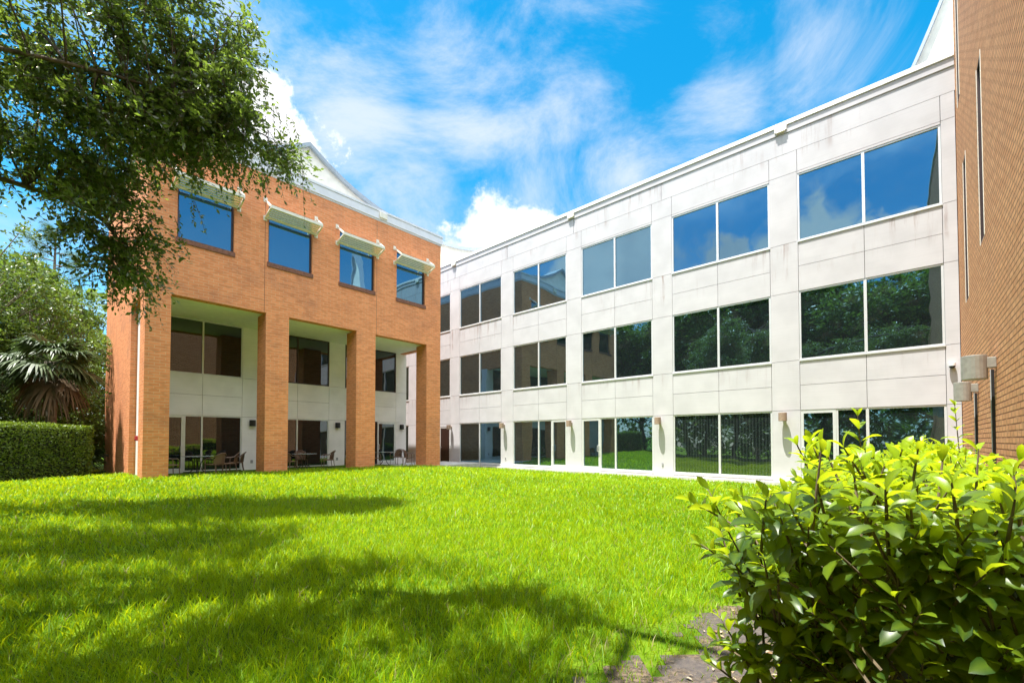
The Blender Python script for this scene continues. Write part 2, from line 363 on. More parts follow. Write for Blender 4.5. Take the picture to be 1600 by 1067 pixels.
M['litter'] = leaf_mat('dry_leaf', (0.20, 0.11, 0.05), (0.55, 0.45, 0.32), (0.2, 0.12, 0.05), 0.7, 0.1, 0.3)

def wicker():
    m, t, b, o = new_mat('brown_wicker')
    c = nd(t, 'ShaderNodeTexCoord')
    w1 = nd(t, 'ShaderNodeTexWave'); w1.bands_direction = 'Z'; w1.inputs['Scale'].default_value = 14; L(t, c.outputs['Object'], w1.inputs['Vector'])
    w2 = nd(t, 'ShaderNodeTexWave'); w2.bands_direction = 'X'; w2.inputs['Scale'].default_value = 14; L(t, c.outputs['Object'], w2.inputs['Vector'])
    k = mth(t, 'MULTIPLY', w1.outputs['Fac'], w2.outputs['Fac'])
    L(t, mixc(t, k, (0.10, 0.055, 0.035), (0.27, 0.16, 0.10)), b.inputs['Base Color']); b.inputs['Roughness'].default_value = 0.5
    return m
M['wicker'] = wicker()
M['chair_frame'] = plain('brown_tube', (0.16, 0.095, 0.07), 0.4)
M['table_glass'] = plain('frosted_table_top', (0.45, 0.50, 0.55), 0.08, var=0.05, spec=0.9)

def ground_mat():
    m, t, b, o = new_mat('lawn_soil')
    c = nd(t, 'ShaderNodeTexCoord'); n = nd(t, 'ShaderNodeTexNoise'); n.inputs['Scale'].default_value = 3.5; n.inputs['Detail'].default_value = 8; L(t, c.outputs['Object'], n.inputs['Vector'])
    L(t, mixc(t, sstep(t, n.outputs[0], 0.35, 0.7), (0.06, 0.12, 0.006), (0.14, 0.22, 0.01)), b.inputs['Base Color']); b.inputs['Roughness'].default_value = 0.95
    b.inputs['Specular IOR Level'].default_value = 0.1
    return m
M['ground'] = ground_mat()
def soil_mat():
    m, t, b, o = new_mat('bare_sandy_soil')
    c = nd(t, 'ShaderNodeTexCoord')
    n = nd(t, 'ShaderNodeTexNoise'); n.inputs['Scale'].default_value = 2.2; n.inputs['Detail'].default_value = 8; n.inputs['Roughness'].default_value = 0.7; L(t, c.outputs['Object'], n.inputs['Vector'])
    f = nd(t, 'ShaderNodeTexNoise'); f.inputs['Scale'].default_value = 28; f.inputs['Detail'].default_value = 6; f.inputs['Roughness'].default_value = 0.75; L(t, c.outputs['Object'], f.inputs['Vector'])
    c1 = mixc(t, sstep(t, f.outputs[0], 0.36, 0.66), (0.05, 0.036, 0.025), (0.22, 0.16, 0.105))
    wet = sstep(t, n.outputs[0], 0.46, 0.56)
    c2 = mixc(t, mth(t, 'MULTIPLY', wet, 0.75), c1, (0.085, 0.072, 0.07))
    L(t, c2, b.inputs['Base Color'])
    L(t, mth(t, 'SUBTRACT', 0.9, mth(t, 'MULTIPLY', wet, 0.55)), b.inputs['Roughness'])
    bp = nd(t, 'ShaderNodeBump'); bp.inputs['Strength'].default_value = 0.9; bp.inputs['Distance'].default_value = 0.02
    L(t, mth(t, 'MULTIPLY', f.outputs[0], mth(t, 'SUBTRACT', 1.0, mth(t, 'MULTIPLY', wet, 0.8))), bp.inputs['Height']); L(t, bp.outputs[0], b.inputs['Normal'])
    return m
M['soil'] = soil_mat()

# ------------------------------------------------------------------ terrain
def S(x, a, b):
    t = np.clip((np.asarray(x, float)-a)/(b-a), 0, 1); return t*t*(3-2*t)
def terrain(x, y):
    x = np.asarray(x, float); y = np.asarray(y, float)
    u = x*D1[0]+y*D1[1]; v = x*D2[0]+y*D2[1]
    up = 0.17*S(u, 6, 17)*(1-S(v, 13.0, 18.2))*(1-S(u, 20, 28))
    dn = -0.17*S(v, 11, 18.2) - 0.16*S(u, 21, 29)*(1-S(v, 3, 14))
    far = 1-S(np.hypot(x, y), 45, 80)
    return (up+dn + 0.018*np.sin(x*1.7+.5)*np.sin(y*1.3))*far
def cheap_noise(x, y, s, seed=0):
    """smooth value noise for masks"""
    x = np.asarray(x)*s+seed*17.3; y = np.asarray(y)*s+seed*7.7
    xi = np.floor(x); yi = np.floor(y); fx = x-xi; fy = y-yi; fx = fx*fx*(3-2*fx); fy = fy*fy*(3-2*fy)
    def h(a, b): q = np.sin(a*127.1+b*311.7+seed*74.7)*43758.5453; return q-np.floor(q)
    return (h(xi, yi)*(1-fx)+h(xi+1, yi)*fx)*(1-fy)+(h(xi, yi+1)*(1-fx)+h(xi+1, yi+1)*fx)*fy

def grid_mesh(name, xs, ys, mat, dz=0.0, keep=None):
    X, Y = np.meshgrid(xs, ys); Z = terrain(X, Y)+dz
    V = np.column_stack((X.ravel(), Y.ravel(), Z.ravel())); nx = len(xs)
    i = np.arange(nx-1)[None, :]+np.arange(len(ys)-1)[:, None]*nx
    F = np.stack((i, i+1, i+1+nx, i+nx), -1).reshape(-1, 4)
    if keep is not None:
        c = V[F].mean(1); F = F[keep(c[:, 0], c[:, 1])]
        used = np.unique(F); mp_ = -np.ones(len(V), int); mp_[used] = np.arange(len(used)); V = V[used]; F = mp_[F]
    return raw_mesh(name, V, F.ravel(), np.full(len(F), 4), mat, smooth=True)
def spaced(a, b, step, fine): # fine inside, coarse outside
    core = np.arange(-fine, fine+1e-6, step); o_ = fine+np.cumsum(np.array([2, 4, 8, 15, 30, 60, 120, 250, 400.]))
    return np.concatenate((-o_[::-1], core, o_))
ground = grid_mesh('ground', spaced(0, 0, 0.6, 36), spaced(0, 0, 0.6, 36), M['ground']); tag(ground, kind='structure')
def soil_f(x, y):
    u = x*D1[0]+y*D1[1]; v = x*D2[0]+y*D2[1]
    edge = 1.24-0.18*np.maximum(v-2.6, 0)**1.3 + 0.35*(cheap_noise(x, y, 2.6, 3)-0.5) + 0.30*(cheap_noise(x, y, 7, 5)-0.5)
    edge = np.maximum(edge, 0.62)
    return edge-u
def to_uv(x, y): return x*D1[0]+y*D1[1], x*D2[0]+y*D2[1]
def soil_keep(x, y):
    u, v = to_uv(x, y); return (soil_f(x, y) > -0.1) & (u > -1.17) & (v > -1.5) & (v < 18.3)
soil = grid_mesh('bare_soil', np.arange(-2.5, 14.5, 0.07), np.arange(-3, 15.5, 0.07), M['soil'], 0.006, soil_keep); tag(soil, kind='structure')

# ------------------------------------------------------------------ white wing
V0 = 18.5
def bay_edges(b): return -0.85+4.6*b, 2.86+4.59*b
white = empty('office_wing', W(14, V0, 0), "long white panelled office wing with three rows of wide double windows", "building")
body = MB(); body.box(-12, 33, V0+0.09, 33, -0.6, 12.6); body.build('core_wall', M['joint'], white)
roof = MB(); roof.box(-12, 33, V0+0.5, 33, 12.61, 12.68); roof.build('roof', M['roof'], white)
pan = MB(); G = 0.0065
def panel(u0, u1, z0, z1): pan.box(u0+G, u1-G, V0, V0+0.15, z0+G, z1-G)
levels = [(0.07, 2.53), (4.32, 6.80), (8.61, 11.06)]
edges = [bay_edges(b) for b in range(7)]
ULEFT = 33.0
for b, (r, l) in enumerate(edges):
    nr = edges[b+1][0] if b+1 < len(edges) else ULEFT
    mid = (r+l)/2
    for (z0, z1) in ((2.53, 3.42), (3.42, 4.32), (6.80, 7.70), (7.70, 8.61)):
        panel(r, mid, z0, z1); panel(mid, l, z0, z1)
    for (z0, z1) in ((-0.6, 2.53), (2.53, 4.32), (4.32, 6.80), (6.80, 8.61), (8.61, 11.15)):
        panel(l, nr, z0, z1)
    pan.box(r+G, l-G, V0, V0+0.15, -0.6, 0.07)
    panel(r, l, 11.06, 11.15)
    panel(r, l, 11.15, 11.94); panel(l, nr, 11.15, 11.94)
    panel(r-0.45, l+0.45, 11.94, 12.70)
    if b == 0:
        for (z0, z1) in ((-0.6, 2.53), (2.53, 4.32), (4.32, 6.80), (6.80, 8.61), (8.61, 11.15), (11.15, 11.94)): panel(-1.17, r, z0, z1)
pan.build('wall_panel', M['panel'], white)
cp = MB(); cp.box(-1.17, 33, V0-0.03, V0+0.5, 12.705, 12.97); cp.build('parapet', M['panel'], white)
cp = MB(); cp.box(-1.17, 33, V0-0.07, V0+0.55, 12.975, 13.13); cp.build('coping', M['coping'], white)

def pane_box(u0, u1, z0, z1, mat, parent, v=V0+0.06, tilt=None):
    m = MB(); m.box(u0, u1, v, v+0.02, z0, z1); return m.build('pane', mat, parent)
def white_window(r, l, z0, z1, mats, mid=None, fw=0.055):
    mid = (r+l)/2 if mid is None else mid
    f = MB(); va, vb = V0+0.02, V0+0.10
    f.box(r, l, va, vb, z0, z0+fw); f.box(r, l, va, vb, z1-fw, z1)
    f.box(r, r+fw, va, vb, z0+fw, z1-fw); f.box(l-fw, l, va, vb, z0+fw, z1-fw)
    f.box(mid-0.04, mid+0.04, va-0.01, vb, z0+fw, z1-fw)
    o = f.build('window', M['frame'], white)
    pane_box(r+fw, mid-0.04, z0+fw, z1-fw, mats[0], o); pane_box(mid+0.04, l-fw, z0+fw, z1-fw, mats[1], o)
    sl_ = MB(); sl_.box(r-0.01, l+0.01, V0-0.03, V0+0.02, z0-0.045, z0+0.003); sl_.build('sill', M['frame'], o)
    return o
def door_unit(u0, u1, z1, hinge_hi, parent, v=V0, mat='glass', handle_side=1):
    f = MB(); va, vb = v+0.012, v+0.10; w = 0.09
    f.box(u0, u1, va, vb, z1-0.12, z1); f.box(u0, u0+w, va, vb, 0.05, z1-0.12); f.box(u1-w, u1, va, vb, 0.05, z1-0.12); f.box(u0+w, u1-w, va, vb, 0.05, 0.2)
    o = f.build('door', M['frame'], parent)
    m = MB(); m.box(u0+w, u1-w, v+0.06, v+0.08, 0.2, z1-0.12); m.build('pane', M[mat], o)
    hu = u0+w*0.5 if handle_side < 0 else u1-w*0.5
    s = 1 if handle_side < 0 else -1
    h = MB(); h.tube([(hu, va, 0.92), (hu, va-0.06, 0.92), (hu+0.07*s, va-0.07, 0.93), (hu+0.07*s, va-0.07, 1.2), (hu, va-0.06, 1.21), (hu, va, 1.21)], 0.013); h.build('handle', M['frame'], o)
    return o
for b, (r, l) in enumerate(edges):
    for lv in (1, 2):
        white_window(r, l, levels[lv][0], levels[lv][1], (M['glass'], M['glass']))
    z0, z1 = levels[0]; fw = 0.055
    if b in (0, 2):     # door on the far side of the bay
        d0, d1 = l-1.02, l
        door_unit(d0, d1, z1, True, white, handle_side=-1 if b == 2 else 1)
        white_window(r, d0-0.004, z0, z1, (M['glass'], M['glass']), mid=(r+l)/2)
    elif b == 3:
        d0, d1 = r, r+0.95
        door_unit(d0, d1, z1, True, white, handle_side=1)
        white_window(d1+0.004, l, z0, z1, (M['glass'], M['glass']), mid=(r+l)/2)
    elif b == 5:
        dm = MB(); dm.box(r+0.08, r+0.98, V0+0.03, V0+0.09, 0.05, 2.25); dd = dm.build('door', M['door_brown'], white)
        h = MB(); h.tube([(r+0.9, V0+0.03, 1.0), (r+0.9, V0-0.04, 1.0), (r+0.8, V0-0.04, 1.0)], 0.012); h.build('handle', M['grey_arm'], dd)
        fr = MB(); fr.box(r, r+0.08, V0+0.015, V0+0.10, 0.05, 2.33); fr.box(r+0.98, r+1.06, V0+0.015, V0+0.10, 0.05, 2.33); fr.box(r+0.08, r+0.98, V0+0.015, V0+0.10, 2.25, 2.33); fr.build('frame', M['frame'], dd)
        fb = MB(); fb.box(r+G, r+1.06, V0+.002, V0+0.14, 2.335, 2.53-G); fb.build('transom_panel', M['panel'], white)
        white_window(r+1.065, l, z0, z1, (M['glass_dark'], M['glass_dark']))
    else:
        mt = M['glass_blinds'] if b == 1 else M['glass']
        white_window(r, l, z0, z1, (mt, mt))
for u in (3.34, 12.62, 21.76):
    s = MB(); s.box(u-0.19, u+0.19, V0-0.10, V0-0.035, 12.80, 12.955); s.box(u-0.15, u+0.15, V0-0.12, V0-0.031, 12.76, 12.79)
    s.build('scupper', M['shade'], white)
for u in (7.93, 17.2):
    s = MB(); s.box(u-0.035, u+0.035, V0-0.03, V0-0.001, 0.36, 0.48); s.build('outlet_box', M['plastic_grey'], white, bevel=0.006)
# walk along the foot of the wing
st = MB(); st.box(-1.17, 30, V0-0.32, V0-0.002, -0.5, -0.05); tag(st.build('kerb_strip', M['concrete']), kind='structure')

# concave gables
def gable(name_parent, axis, c, apex, half_l, half_r, base, zbot, thick, face_m, cap_m, pw=2.3, depth=0.5):
    prof = []
    N = 28
    for k in range(N+1):
        t = -1+2*k/N; hw = half_l if t < 0 else half_r
        prof.append((apex[0]+t*hw, base+(apex[1]-base)*(1-abs(t))**pw))
    bot = [(p[0], zbot) for p in prof]
    m = MB(); m.strip_prism([(p[0], p[1]-thick) for p in prof], bot, axis, c, c+depth*0.4); o = m.build('gable', face_m, name_parent)
    m = MB(); m.strip_prism(prof, [(p[0], p[1]-thick+0.002) for p in prof], axis, c-0.16, c+depth); m.build('gable_coping', cap_m, o)
    return o
# mid one seen past the end of the brick wing; right one above the white parapet
gable(white, 1, 22.0, (27.5, 17.4), 6.0, 6.0, 15.2, 12.7, 0.25, M['cream'], M['blue_grey'], 1.54)

# ------------------------------------------------------------------ brick wing on the left
U0 = 19.0; UB = 22.3; VA, VB = 2.63, 15.17
brick = empty('brick_office_wing', W(22, 9, 0), "orange brick office wing raised on square columns over an open arcade", "building")
wins = [(3.46, 5.21), (6.42, 8.17), (9.40, 11.15), (12.38, 14.13)]
ZS, ZH = 8.60, 11.0
fw_ = MB()
ZT = 12.12; SOF = 6.55; TH = 0.35
zz = [(SOF, ZS), (ZH, ZT)]
for (a, b_) in zz: fw_.box(U0, U0+TH, VA, VB, a, b_)
prev = VA
for (a, b_) in wins+[(VB, VB)]:
    fw_.box(U0, U0+TH, prev, a, ZS, ZH); prev = b_
# end wall towards the camera side: left part full height, over the slot only the top
fw_.box(U0+TH, 21.94, VA, VA+0.35, SOF, ZT)
fw_.box(21.94, 29.6, VA, VA+0.35, -0.6, ZT)
# far end
fw_.box(U0+TH, 29.6, VB-0.35, VB, SOF, ZT)
fw_.box(UB+0.4, 29.6, VB-0.35, VB, -0.6, SOF)
fw_.box(29.6, 43, 6.0, VB, -0.6, ZT)
fw_.build('brick_wall', M['brick'], brick)
cols = [(2.63, 3.33), (6.37, 7.25), (10.25, 11.23), (14.25, 15.17)]
for (a, b_) in cols:
    m = MB(); m.box(U0, U0+0.92, a, b_, -0.5, SOF-0.002); m.build('column', M['brick'], brick)
m = MB(); m.box(U0+0.03, UB+0.3, VA+0.36, VB-0.01, SOF+0.03, SOF+0.25)
m.build('soffit', M['soffit'], brick)
m = MB(); m.box(U0-0.02, 29.7, VA-0.02, VB+0.02, ZT+0.002, 12.2); m.box(U0-0.07, 29.75, VA-0.07, VB+0.07, 12.2, 12.56)
m.box(U0-0.10, 29.78, VA-0.10, VB+0.10, 12.565, 12.66); m.build('fascia', M['fascia'], brick)
m = MB(); m.box(U0+0.1, 29.5, VA+0.1, VB-0.1, 12.661, 12.69); m.build('roof', M['roof'], brick)
gable(brick, 0, 20.5, (8.6, 15.25), 6.2, 6.2, 13.35, 12.665, 0.20, M['cream'], M['blue_grey'], 2.3, depth=1.2)
m = MB(); m.box(U0-0.15, U0-0.072, 11.35, 11.75, 12.27, 12.52); m.build('scupper', M['shade'], brick)
# slot panel
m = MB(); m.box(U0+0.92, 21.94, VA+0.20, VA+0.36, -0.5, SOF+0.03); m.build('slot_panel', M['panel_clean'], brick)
# back wall
bb = MB(); bb.box(UB+0.09, 29.5, VA+0.36, VB-0.36, -0.6, SOF+0.28); bb.build('core_wall', M['joint'], brick)
bp_ = MB(); bw = [(3.53, 6.53, 5.03), (7.40, 10.53, 8.95), (11.40, 14.53, 12.97)]
def bpanel(v0, v1, z0, z1): bp_.box(UB, UB+0.15, v0+G, v1-G, z0+G, z1-G)
prev = VA+0.36
for (a, b_, c_) in bw+[(15.25, 15.25, 0)]:
    for (z0, z1) in ((-0.4, 2.51), (2.51, 4.25), (4.25, SOF+0.03)): bpanel(prev, a, z0, z1)
    prev = b_
    if c_:
        for (z0, z1) in ((2.51, 3.38), (3.38, 4.25)): bpanel(a, c_, z0, z1); bpanel(c_, b_, z0, z1)
bp_.box(UB+0.151, UB+0.5, 15.172, 15.25, -0.4, SOF+0.03)
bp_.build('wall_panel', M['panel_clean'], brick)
def u_window(a, b_, z0, z1, mid, frame, mats, ub, fw=0.05, parent=brick):
    f = MB(); ua, uc = ub+0.02, ub+0.10
    f.box(ua, uc, a, b_, z0, z0+fw); f.box(ua, uc, a, b_, z1-fw, z1); f.box(ua, uc, a, a+fw, z0+fw, z1-fw); f.box(ua, uc, b_-fw, b_, z0+fw, z1-fw)
    if mid: f.box(ua-0.01, uc, mid-0.03, mid+0.03, z0+fw, z1-fw)
    o = f.build('window', frame, parent)
    for (p, q) in (((a+fw, mid-0.03), (mid+0.03, b_-fw)) if mid else ((a+fw, b_-fw),)):
        m = MB(); m.box(ub+0.06, ub+0.08, p, q, z0+fw, z1-fw); m.build('pane', mats, o)
    return o
def u_door(a, b_, z1, hs_):
    f = MB(); ua, ub = UB+0.012, UB+0.10; w = 0.085
    f.box(ua, ub, a, b_, z1-0.11, z1); f.box(ua, ub, a, a+w, 0.1, z1-0.11); f.box(ua, ub, b_-w, b_, 0.1, z1-0.11); f.box(ua, ub, a+w, b_-w, 0.1, 0.3)
    o = f.build('door', M['frame'], brick)
    m = MB(); m.box(UB+0.06, UB+0.08, a+w, b_-w, 0.3, z1-0.11); m.build('pane', M['glass_dark'], o)
    hv = b_-w*0.5 if hs_ > 0 else a+w*0.5; s = -1 if hs_ > 0 else 1
    h = MB(); h.tube([(ua, hv, 0.95), (ua-0.06, hv, 0.95), (ua-0.07, hv+0.06*s, 0.97), (ua-0.07, hv+0.06*s, 1.22), (ua-0.06, hv, 1.24), (ua, hv, 1.24)], 0.013); h.build('handle', M['frame'], o)
for k, (a, b_, c_) in enumerate(bw):
    u_window(a, b_, 4.25, SOF+0.02, c_, M['dark_frame'] if k else M['frame'], M['glass_dark'], UB)
    if k == 0:
        u_door(a, 4.40, 2.51, 1); u_window(4.404, b_, 0.15, 2.51, c_, M['frame'], M['glass_dark'], UB)
    elif k == 2:
        u_door(13.35, b_, 2.51, -1); u_window(a, 13.346, 0.15, 2.51, c_, M['dark_frame'], M['glass_dark'], UB)
    else:
        u_window(a, b_, 0.15, 2.51, c_, M['frame'], M['glass_dark'], UB)
for (a, b_) in wins:
    u_window(a, b_, ZS, ZH, None, M['dark_frame'], M['glass'], U0+0.08, 0.06)
    m = MB(); m.box(U0-0.04, U0+0.2, a-0.04, b_+0.04, ZS-0.17, ZS+0.004); m.build('sill', M['sill_brick'], brick)
for v in (6.30, 11.27):
    m = MB(); m.box(U0-0.003, U0-0.0005, v-0.007, v+0.007, SOF+0.01, ZT-0.01); m.build('movement_joint', M['sill_brick'], brick)
# sunshades: louvres on V brackets
for (a, b_) in wins:
    lv = MB(); s0, s1 = a-0.13, b_+0.15
    zl, zt_, out_ = 10.36, 10.56, 0.62
    n = 5
    for k in range(n):
        t = (k+0.6)/n; uu = U0-0.06-t*(out_-0.1); z = zl+t*(zt_-zl)
        lv.prism([(uu+0.044, z-0.016), (uu+0.044, z-0.006), (uu-0.044, z+0.012), (uu-0.044, z+0.002)], 1, s0+0.05, s1-0.05)
    lv.box(U0-out_-0.03, U0-out_+0.03, s0, s1, zt_-0.03, zt_+0.09)
    lv.box(U0-0.11, U0-0.04, s0+.02, s1-.02, zl-0.05, zl+0.03)
    o = lv.build('sunshade', M['shade'], brick)
    for s in (s0, s1):
        br_ = MB(); hw = 0.03
        br_.box(U0-0.025, U0-0.001, s-0.07, s+0.07, 10.98, 11.17); br_.box(U0-0.025, U0-0.001, s-0.07, s+0.07, 10.24, 10.43)
        br_.prism([(U0-0.02, 11.10), (U0-0.02, 11.02), (U0-out_, zt_+0.0), (U0-out_, zt_+0.09)], 1, s-hw, s+hw)
        br_.prism([(U0-0.02, 10.40), (U0-0.02, 10.31), (U0-out_, zt_-0.05), (U0-out_, zt_-0.004)], 1, s-hw+0.002, s+hw-0.002)
        br_.build('bracket', M['shade'], o)
for v in (6.95, 10.98, 14.9):
    m = MB(); m.box(UB-0.03, UB-0.001, v-0.05, v+0.05, 0.42, 0.56); m.build('outlet_box', M['plastic_grey'], brick, bevel=0.006)
patio = MB(); patio.box(18.95, UB+0.05, VA+0.38, 18.17, -0.4, 0.11); tag(patio.build('patio', M['concrete']), kind='structure')
ab = MB(); ab.box(21.0, 21.42, VA+0.10, VA+0.197, 1.44, 1.62); ab.box(21.06, 21.36, VA+0.085, VA+0.10, 1.46, 1.53)
tag(ab.build('alarm_box', M['red'], bevel=0.01), "small red alarm box on the recessed white panel of the brick end wall", "alarm box")

# ------------------------------------------------------------------ brick wing on the right
UR = -1.18
right = empty('tall_brick_wing', W(-5, 8, 0), "tall plain orange brick wing rising beside the green shrub hedge", "building")
rw = MB(); slits = [(12.75, 13.40, 5.55, 9.3), (16.0, 16.65, 5.1, 8.85), (17.15, 17.8, 11.0, 14.6)]
def wall_with_holes(mb, u0, u1, v0, v1, z0, z1, holes):
    zs = sorted({z0, z1, *[h[2] for h in holes], *[h[3] for h in holes]})
    for k in range(len(zs)-1):
        za, zb = zs[k], zs[k+1]; hs_ = sorted([h for h in holes if h[2] <= za and h[3] >= zb]); p = v0
        for h in hs_: mb.box(u0, u1, p, h[0], za, zb); p = h[1]
        mb.box(u0, u1, p, v1, za, zb)
wall_with_holes(rw, UR-0.3, UR, -4.0, 18.62, -0.6, 15.0, slits)
rw.box(-13, UR-0.3, -4.0, -3.7, -0.6, 15.0); rw.box(-13, -12.7, -3.7, 18.6, -0.6, 15.0)
rw.build('brick_wall', M['brick_rough'], right)
m = MB(); m.box(-13.05, UR+0.05, -4.05, 18.6, 15.003, 15.2); m.build('coping', M['fascia'], right)
for (a, b_, z0, z1) in slits:
    f = MB(); e = 0.04; ua, ub = UR-0.14, UR-0.002
    f.box(ua, ub, a, a+e, z0, z1); f.box(ua, ub, b_-e, b_, z0, z1); f.box(ua, ub, a+e, b_-e, z0, z0+e); f.box(ua, ub, a+e, b_-e, z1-e, z1)
    o = f.build('window', M['dark_frame'], right)
    tr_ = MB(); tr_.box(UR+0.001, UR+0.01, a-0.03, a-0.001, z0, z1); tr_.box(UR+0.001, UR+0.01, b_+0.001, b_+0.03, z0, z1); tr_.build('trim', M['shade'], o); m = MB(); m.box(UR-0.13, UR-0.11, a+e, b_-e, z0+e, z1-e); m.build('pane', M['glass_dark'], o)
gable(white, 1, 21.6, (-2.0, 19.8), 2.9, 2.9, 12.99, 12.71, 0.26, M['cream'], M['blue_grey'], 1.3)

# ------------------------------------------------------------------ wall lamps
def half_round(mb, cu, cv, r, z0, z1, axis, n=12):
    """half cylinder with its flat back on the wall; axis 1: wall faces -v, axis 0: wall faces -u"""
    pr = []
    for k in range(n+1):
        a = math.pi*k/n
        pr.append((cu+r*math.cos(a), cv-r*1.15*math.sin(a)) if axis == 1 else (cu-r*1.15*math.sin(a), cv+r*math.cos(a)))
    mb.prism(pr, 2, z0, z1)
where = {22.0: "beside the far dark brown door", 17.31: "second from the brick wing", 12.66: "on the pier between the two glass doors",
         8.04: "above a small grey outlet box", 3.37: "nearest the green shrubs"}
for u, ph in where.items():
    e = empty('wall_lamp', W(u, V0, 2.2), "tan drum wall lamp on the white wing, " + ph, "wall lamp", "tan drum lamps along the white wing")
    m = MB(); m.prism([(u+0.135*math.cos(2*math.pi*k/20), V0-0.235+0.135*math.sin(2*math.pi*k/20)) for k in range(20)], 2, 2.15, 2.45); m.build('lamp_shade', M['bronze'], e, bevel=0.008)
    m = MB(); m.box(u-0.05, u+0.05, V0-0.10, V0-0.001, 2.27, 2.37); m.build('arm', M['bronze'], e)
for v, ph in ((6.95, "behind the left hand table"), (10.98, "above the middle table and chairs"), (14.9, "by the corner of the arcade near a lone chair")):
    e = empty('wall_lamp', W(UB, v, 2.1), "black wall lamp in the arcade, " + ph, "wall lamp", "black lamps in the arcade")
    m = MB(); half_round(m, UB-0.05, v, 0.13, 2.10, 2.38, 0); m.build('lamp_shade', M['black_metal'], e, bevel=0.008)
    m = MB(); m.box(UB-0.06, UB-0.001, v-0.07, v+0.07, 2.16, 2.32); m.build('back_plate', M['black_metal'], e)
for v, zc_, dr, ph in ((11.95, 2.78, 0.175, "larger grey drum lamp on a pole against the right brick wall, nearer one"), (14.75, 2.57, 0.15, "grey drum lamp on a pole, farther along the right brick wall by the white corner")):
    e = empty('drum_lamp', W(UR, v, 0), ph, "wall lamp", "grey drum lamps on the right brick wall")
    m = MB(); cu = UR+0.10+dr; vd = v-0.28; N = 20
    pr = [(cu+dr*math.cos(2*math.pi*k/N), vd+dr*math.sin(2*math.pi*k/N)) for k in range(N)]
    m.prism(pr, 2, zc_-0.22, zc_+0.22); m.build('lamp_shade', M['grey_lamp'], e, bevel=0.012)
    m = MB(); m.box(UR+0.001, UR+0.14, vd-0.07, vd+0.07, zc_-0.02, zc_+0.17); m.build('arm', M['grey_lamp'], e, bevel=0.01)
    m = MB(); m.box(UR+0.002, UR+0.04, v-0.02, v+0.02, -0.1, zc_-0.021); m.build('pole', M['black_metal'], e)
    m = MB(); m.box(UR+0.002, UR+0.05, v+0.021, v+0.035, -0.1, zc_-0.021); m.build('conduit', M['grey_arm'], e)
e = empty('security_camera', W(-0.98, V0, 3.6), "small white dome security camera high on the white wall beside the right brick wall", "camera")
m = MB(); N = 14; m.prism([(-0.98+0.08*math.cos(2*math.pi*k/N), V0-0.09+0.08*math.sin(2*math.pi*k/N)) for k in range(N)], 2, 3.66, 3.74); m.box(-1.02, -0.94, V0-0.09, V0-0.001, 3.67, 3.73); m.build('housing', M['white_plastic'], e)
m = MB()
rings = [(0.075, 3.658), (0.066, 3.62), (0.045, 3.592), (0.015, 3.58)]
m.tube([(-0.98, V0-0.09, z) for r_, z in rings], [r_ for r_, z in rings], 14); m.build('dome', M['black_metal'], e, smooth=True)

# ------------------------------------------------------------------ patio furniture
def copy_tree(o, parent=None):
    c = o.copy(); COL.objects.link(c)
    if parent is not None: c.parent = parent
    for ch in list(o.children): copy_tree(ch, c)
    return c
def make_chair():
    r = empty('patio_chair', (0, 0, 0), "", "chair")
    m = MB(True); m.box(-0.24, 0.24, -0.22, 0.22, 0.40, 0.44); m.build('seat', M['wicker'], r, bevel=0.015)
    # curved back: sheet with thickness
    m = MB(True); N = 10
    def bk(k, z, o_): 
        a = -0.95+1.9*k/N; rr = 0.27+o_; fl = 1+0.12*(z-0.44)
        return (rr*fl*math.sin(a)*1.05, 0.03-rr*fl*math.cos(a)*0.95-0.10*(z-0.44), z)
    for k in range(N):
        def top(k): return 0.83-0.22*abs(-1+2*k/N)**3
        i0, i1 = [bk(k, 0.44, 0), bk(k+1, 0.44, 0), bk(k+1, top(k+1), 0), bk(k, top(k), 0)], [bk(k, 0.44, 0.02), bk(k+1, 0.44, 0.02), bk(k+1, top(k+1), 0.02), bk(k, top(k), 0.02)]
        m.poly(i0); m.poly(i1[::-1]); m.poly([i0[3], i0[2], i1[2], i1[3]]); m.poly([i0[1], i0[0], i1[0], i1[1]])
    m.build('backrest', M['wicker'], r)
    for s in (-1, 1):
        m = MB(True); m.tube([(s*0.25, 0.24, 0.44), (s*0.265, 0.23, 0.60), (s*0.275, 0.16, 0.655), (s*0.285, 0.0, 0.66), (s*0.285, -0.12, 0.67), (s*0.22, -0.25, 0.78), (s*0.1, -0.32, 0.845), (0, -0.33, 0.86)], 0.016, 8); m.build('armrest', M['chair_frame'], r)
        m = MB(True); m.tube([(s*0.25, 0.24, 0.45), (s*0.245, 0.235, 0.25), (s*0.25, 0.25, 0)], 0.015, 8); m.build('leg', M['chair_frame'], r)
        m = MB(True); m.tube([(s*0.235, -0.2, 0.45), (s*0.235, -0.22, 0.25), (s*0.25, -0.27, 0)], 0.015, 8); m.build('leg', M['chair_frame'], r)
    return r
def make_table():
    r = empty('patio_table', (0, 0, 0), "", "table")
    m = MB(True); N = 32; R = 0.53; m.prism([(R*math.cos(2*math.pi*k/N), R*math.sin(2*math.pi*k/N)) for k in range(N)], 2, 0.715, 0.735); m.build('table_top', M['table_glass'], r, bevel=0.006)
    m = MB(True); m.tube([(0.27*math.cos(a), 0.27*math.sin(a), 0.70) for a in np.linspace(0, 2*math.pi, 25)], 0.014, 6, False); m.build('ring', M['black_metal'], r)
    for k in range(4):
        a = math.pi/2*k+0.5; c, s = math.cos(a), math.sin(a)
        m = MB(True); m.tube([(q*c, q*s, z) for q, z in ((0.27, 0.70), (0.16, 0.55), (0.09, 0.38), (0.14, 0.2), (0.30, 0.06), (0.36, 0.0))], 0.016, 8); m.build('leg', M['black_metal'], r)
    return r
PZ = 0.11
ch0 = make_chair(); tb0 = make_table()
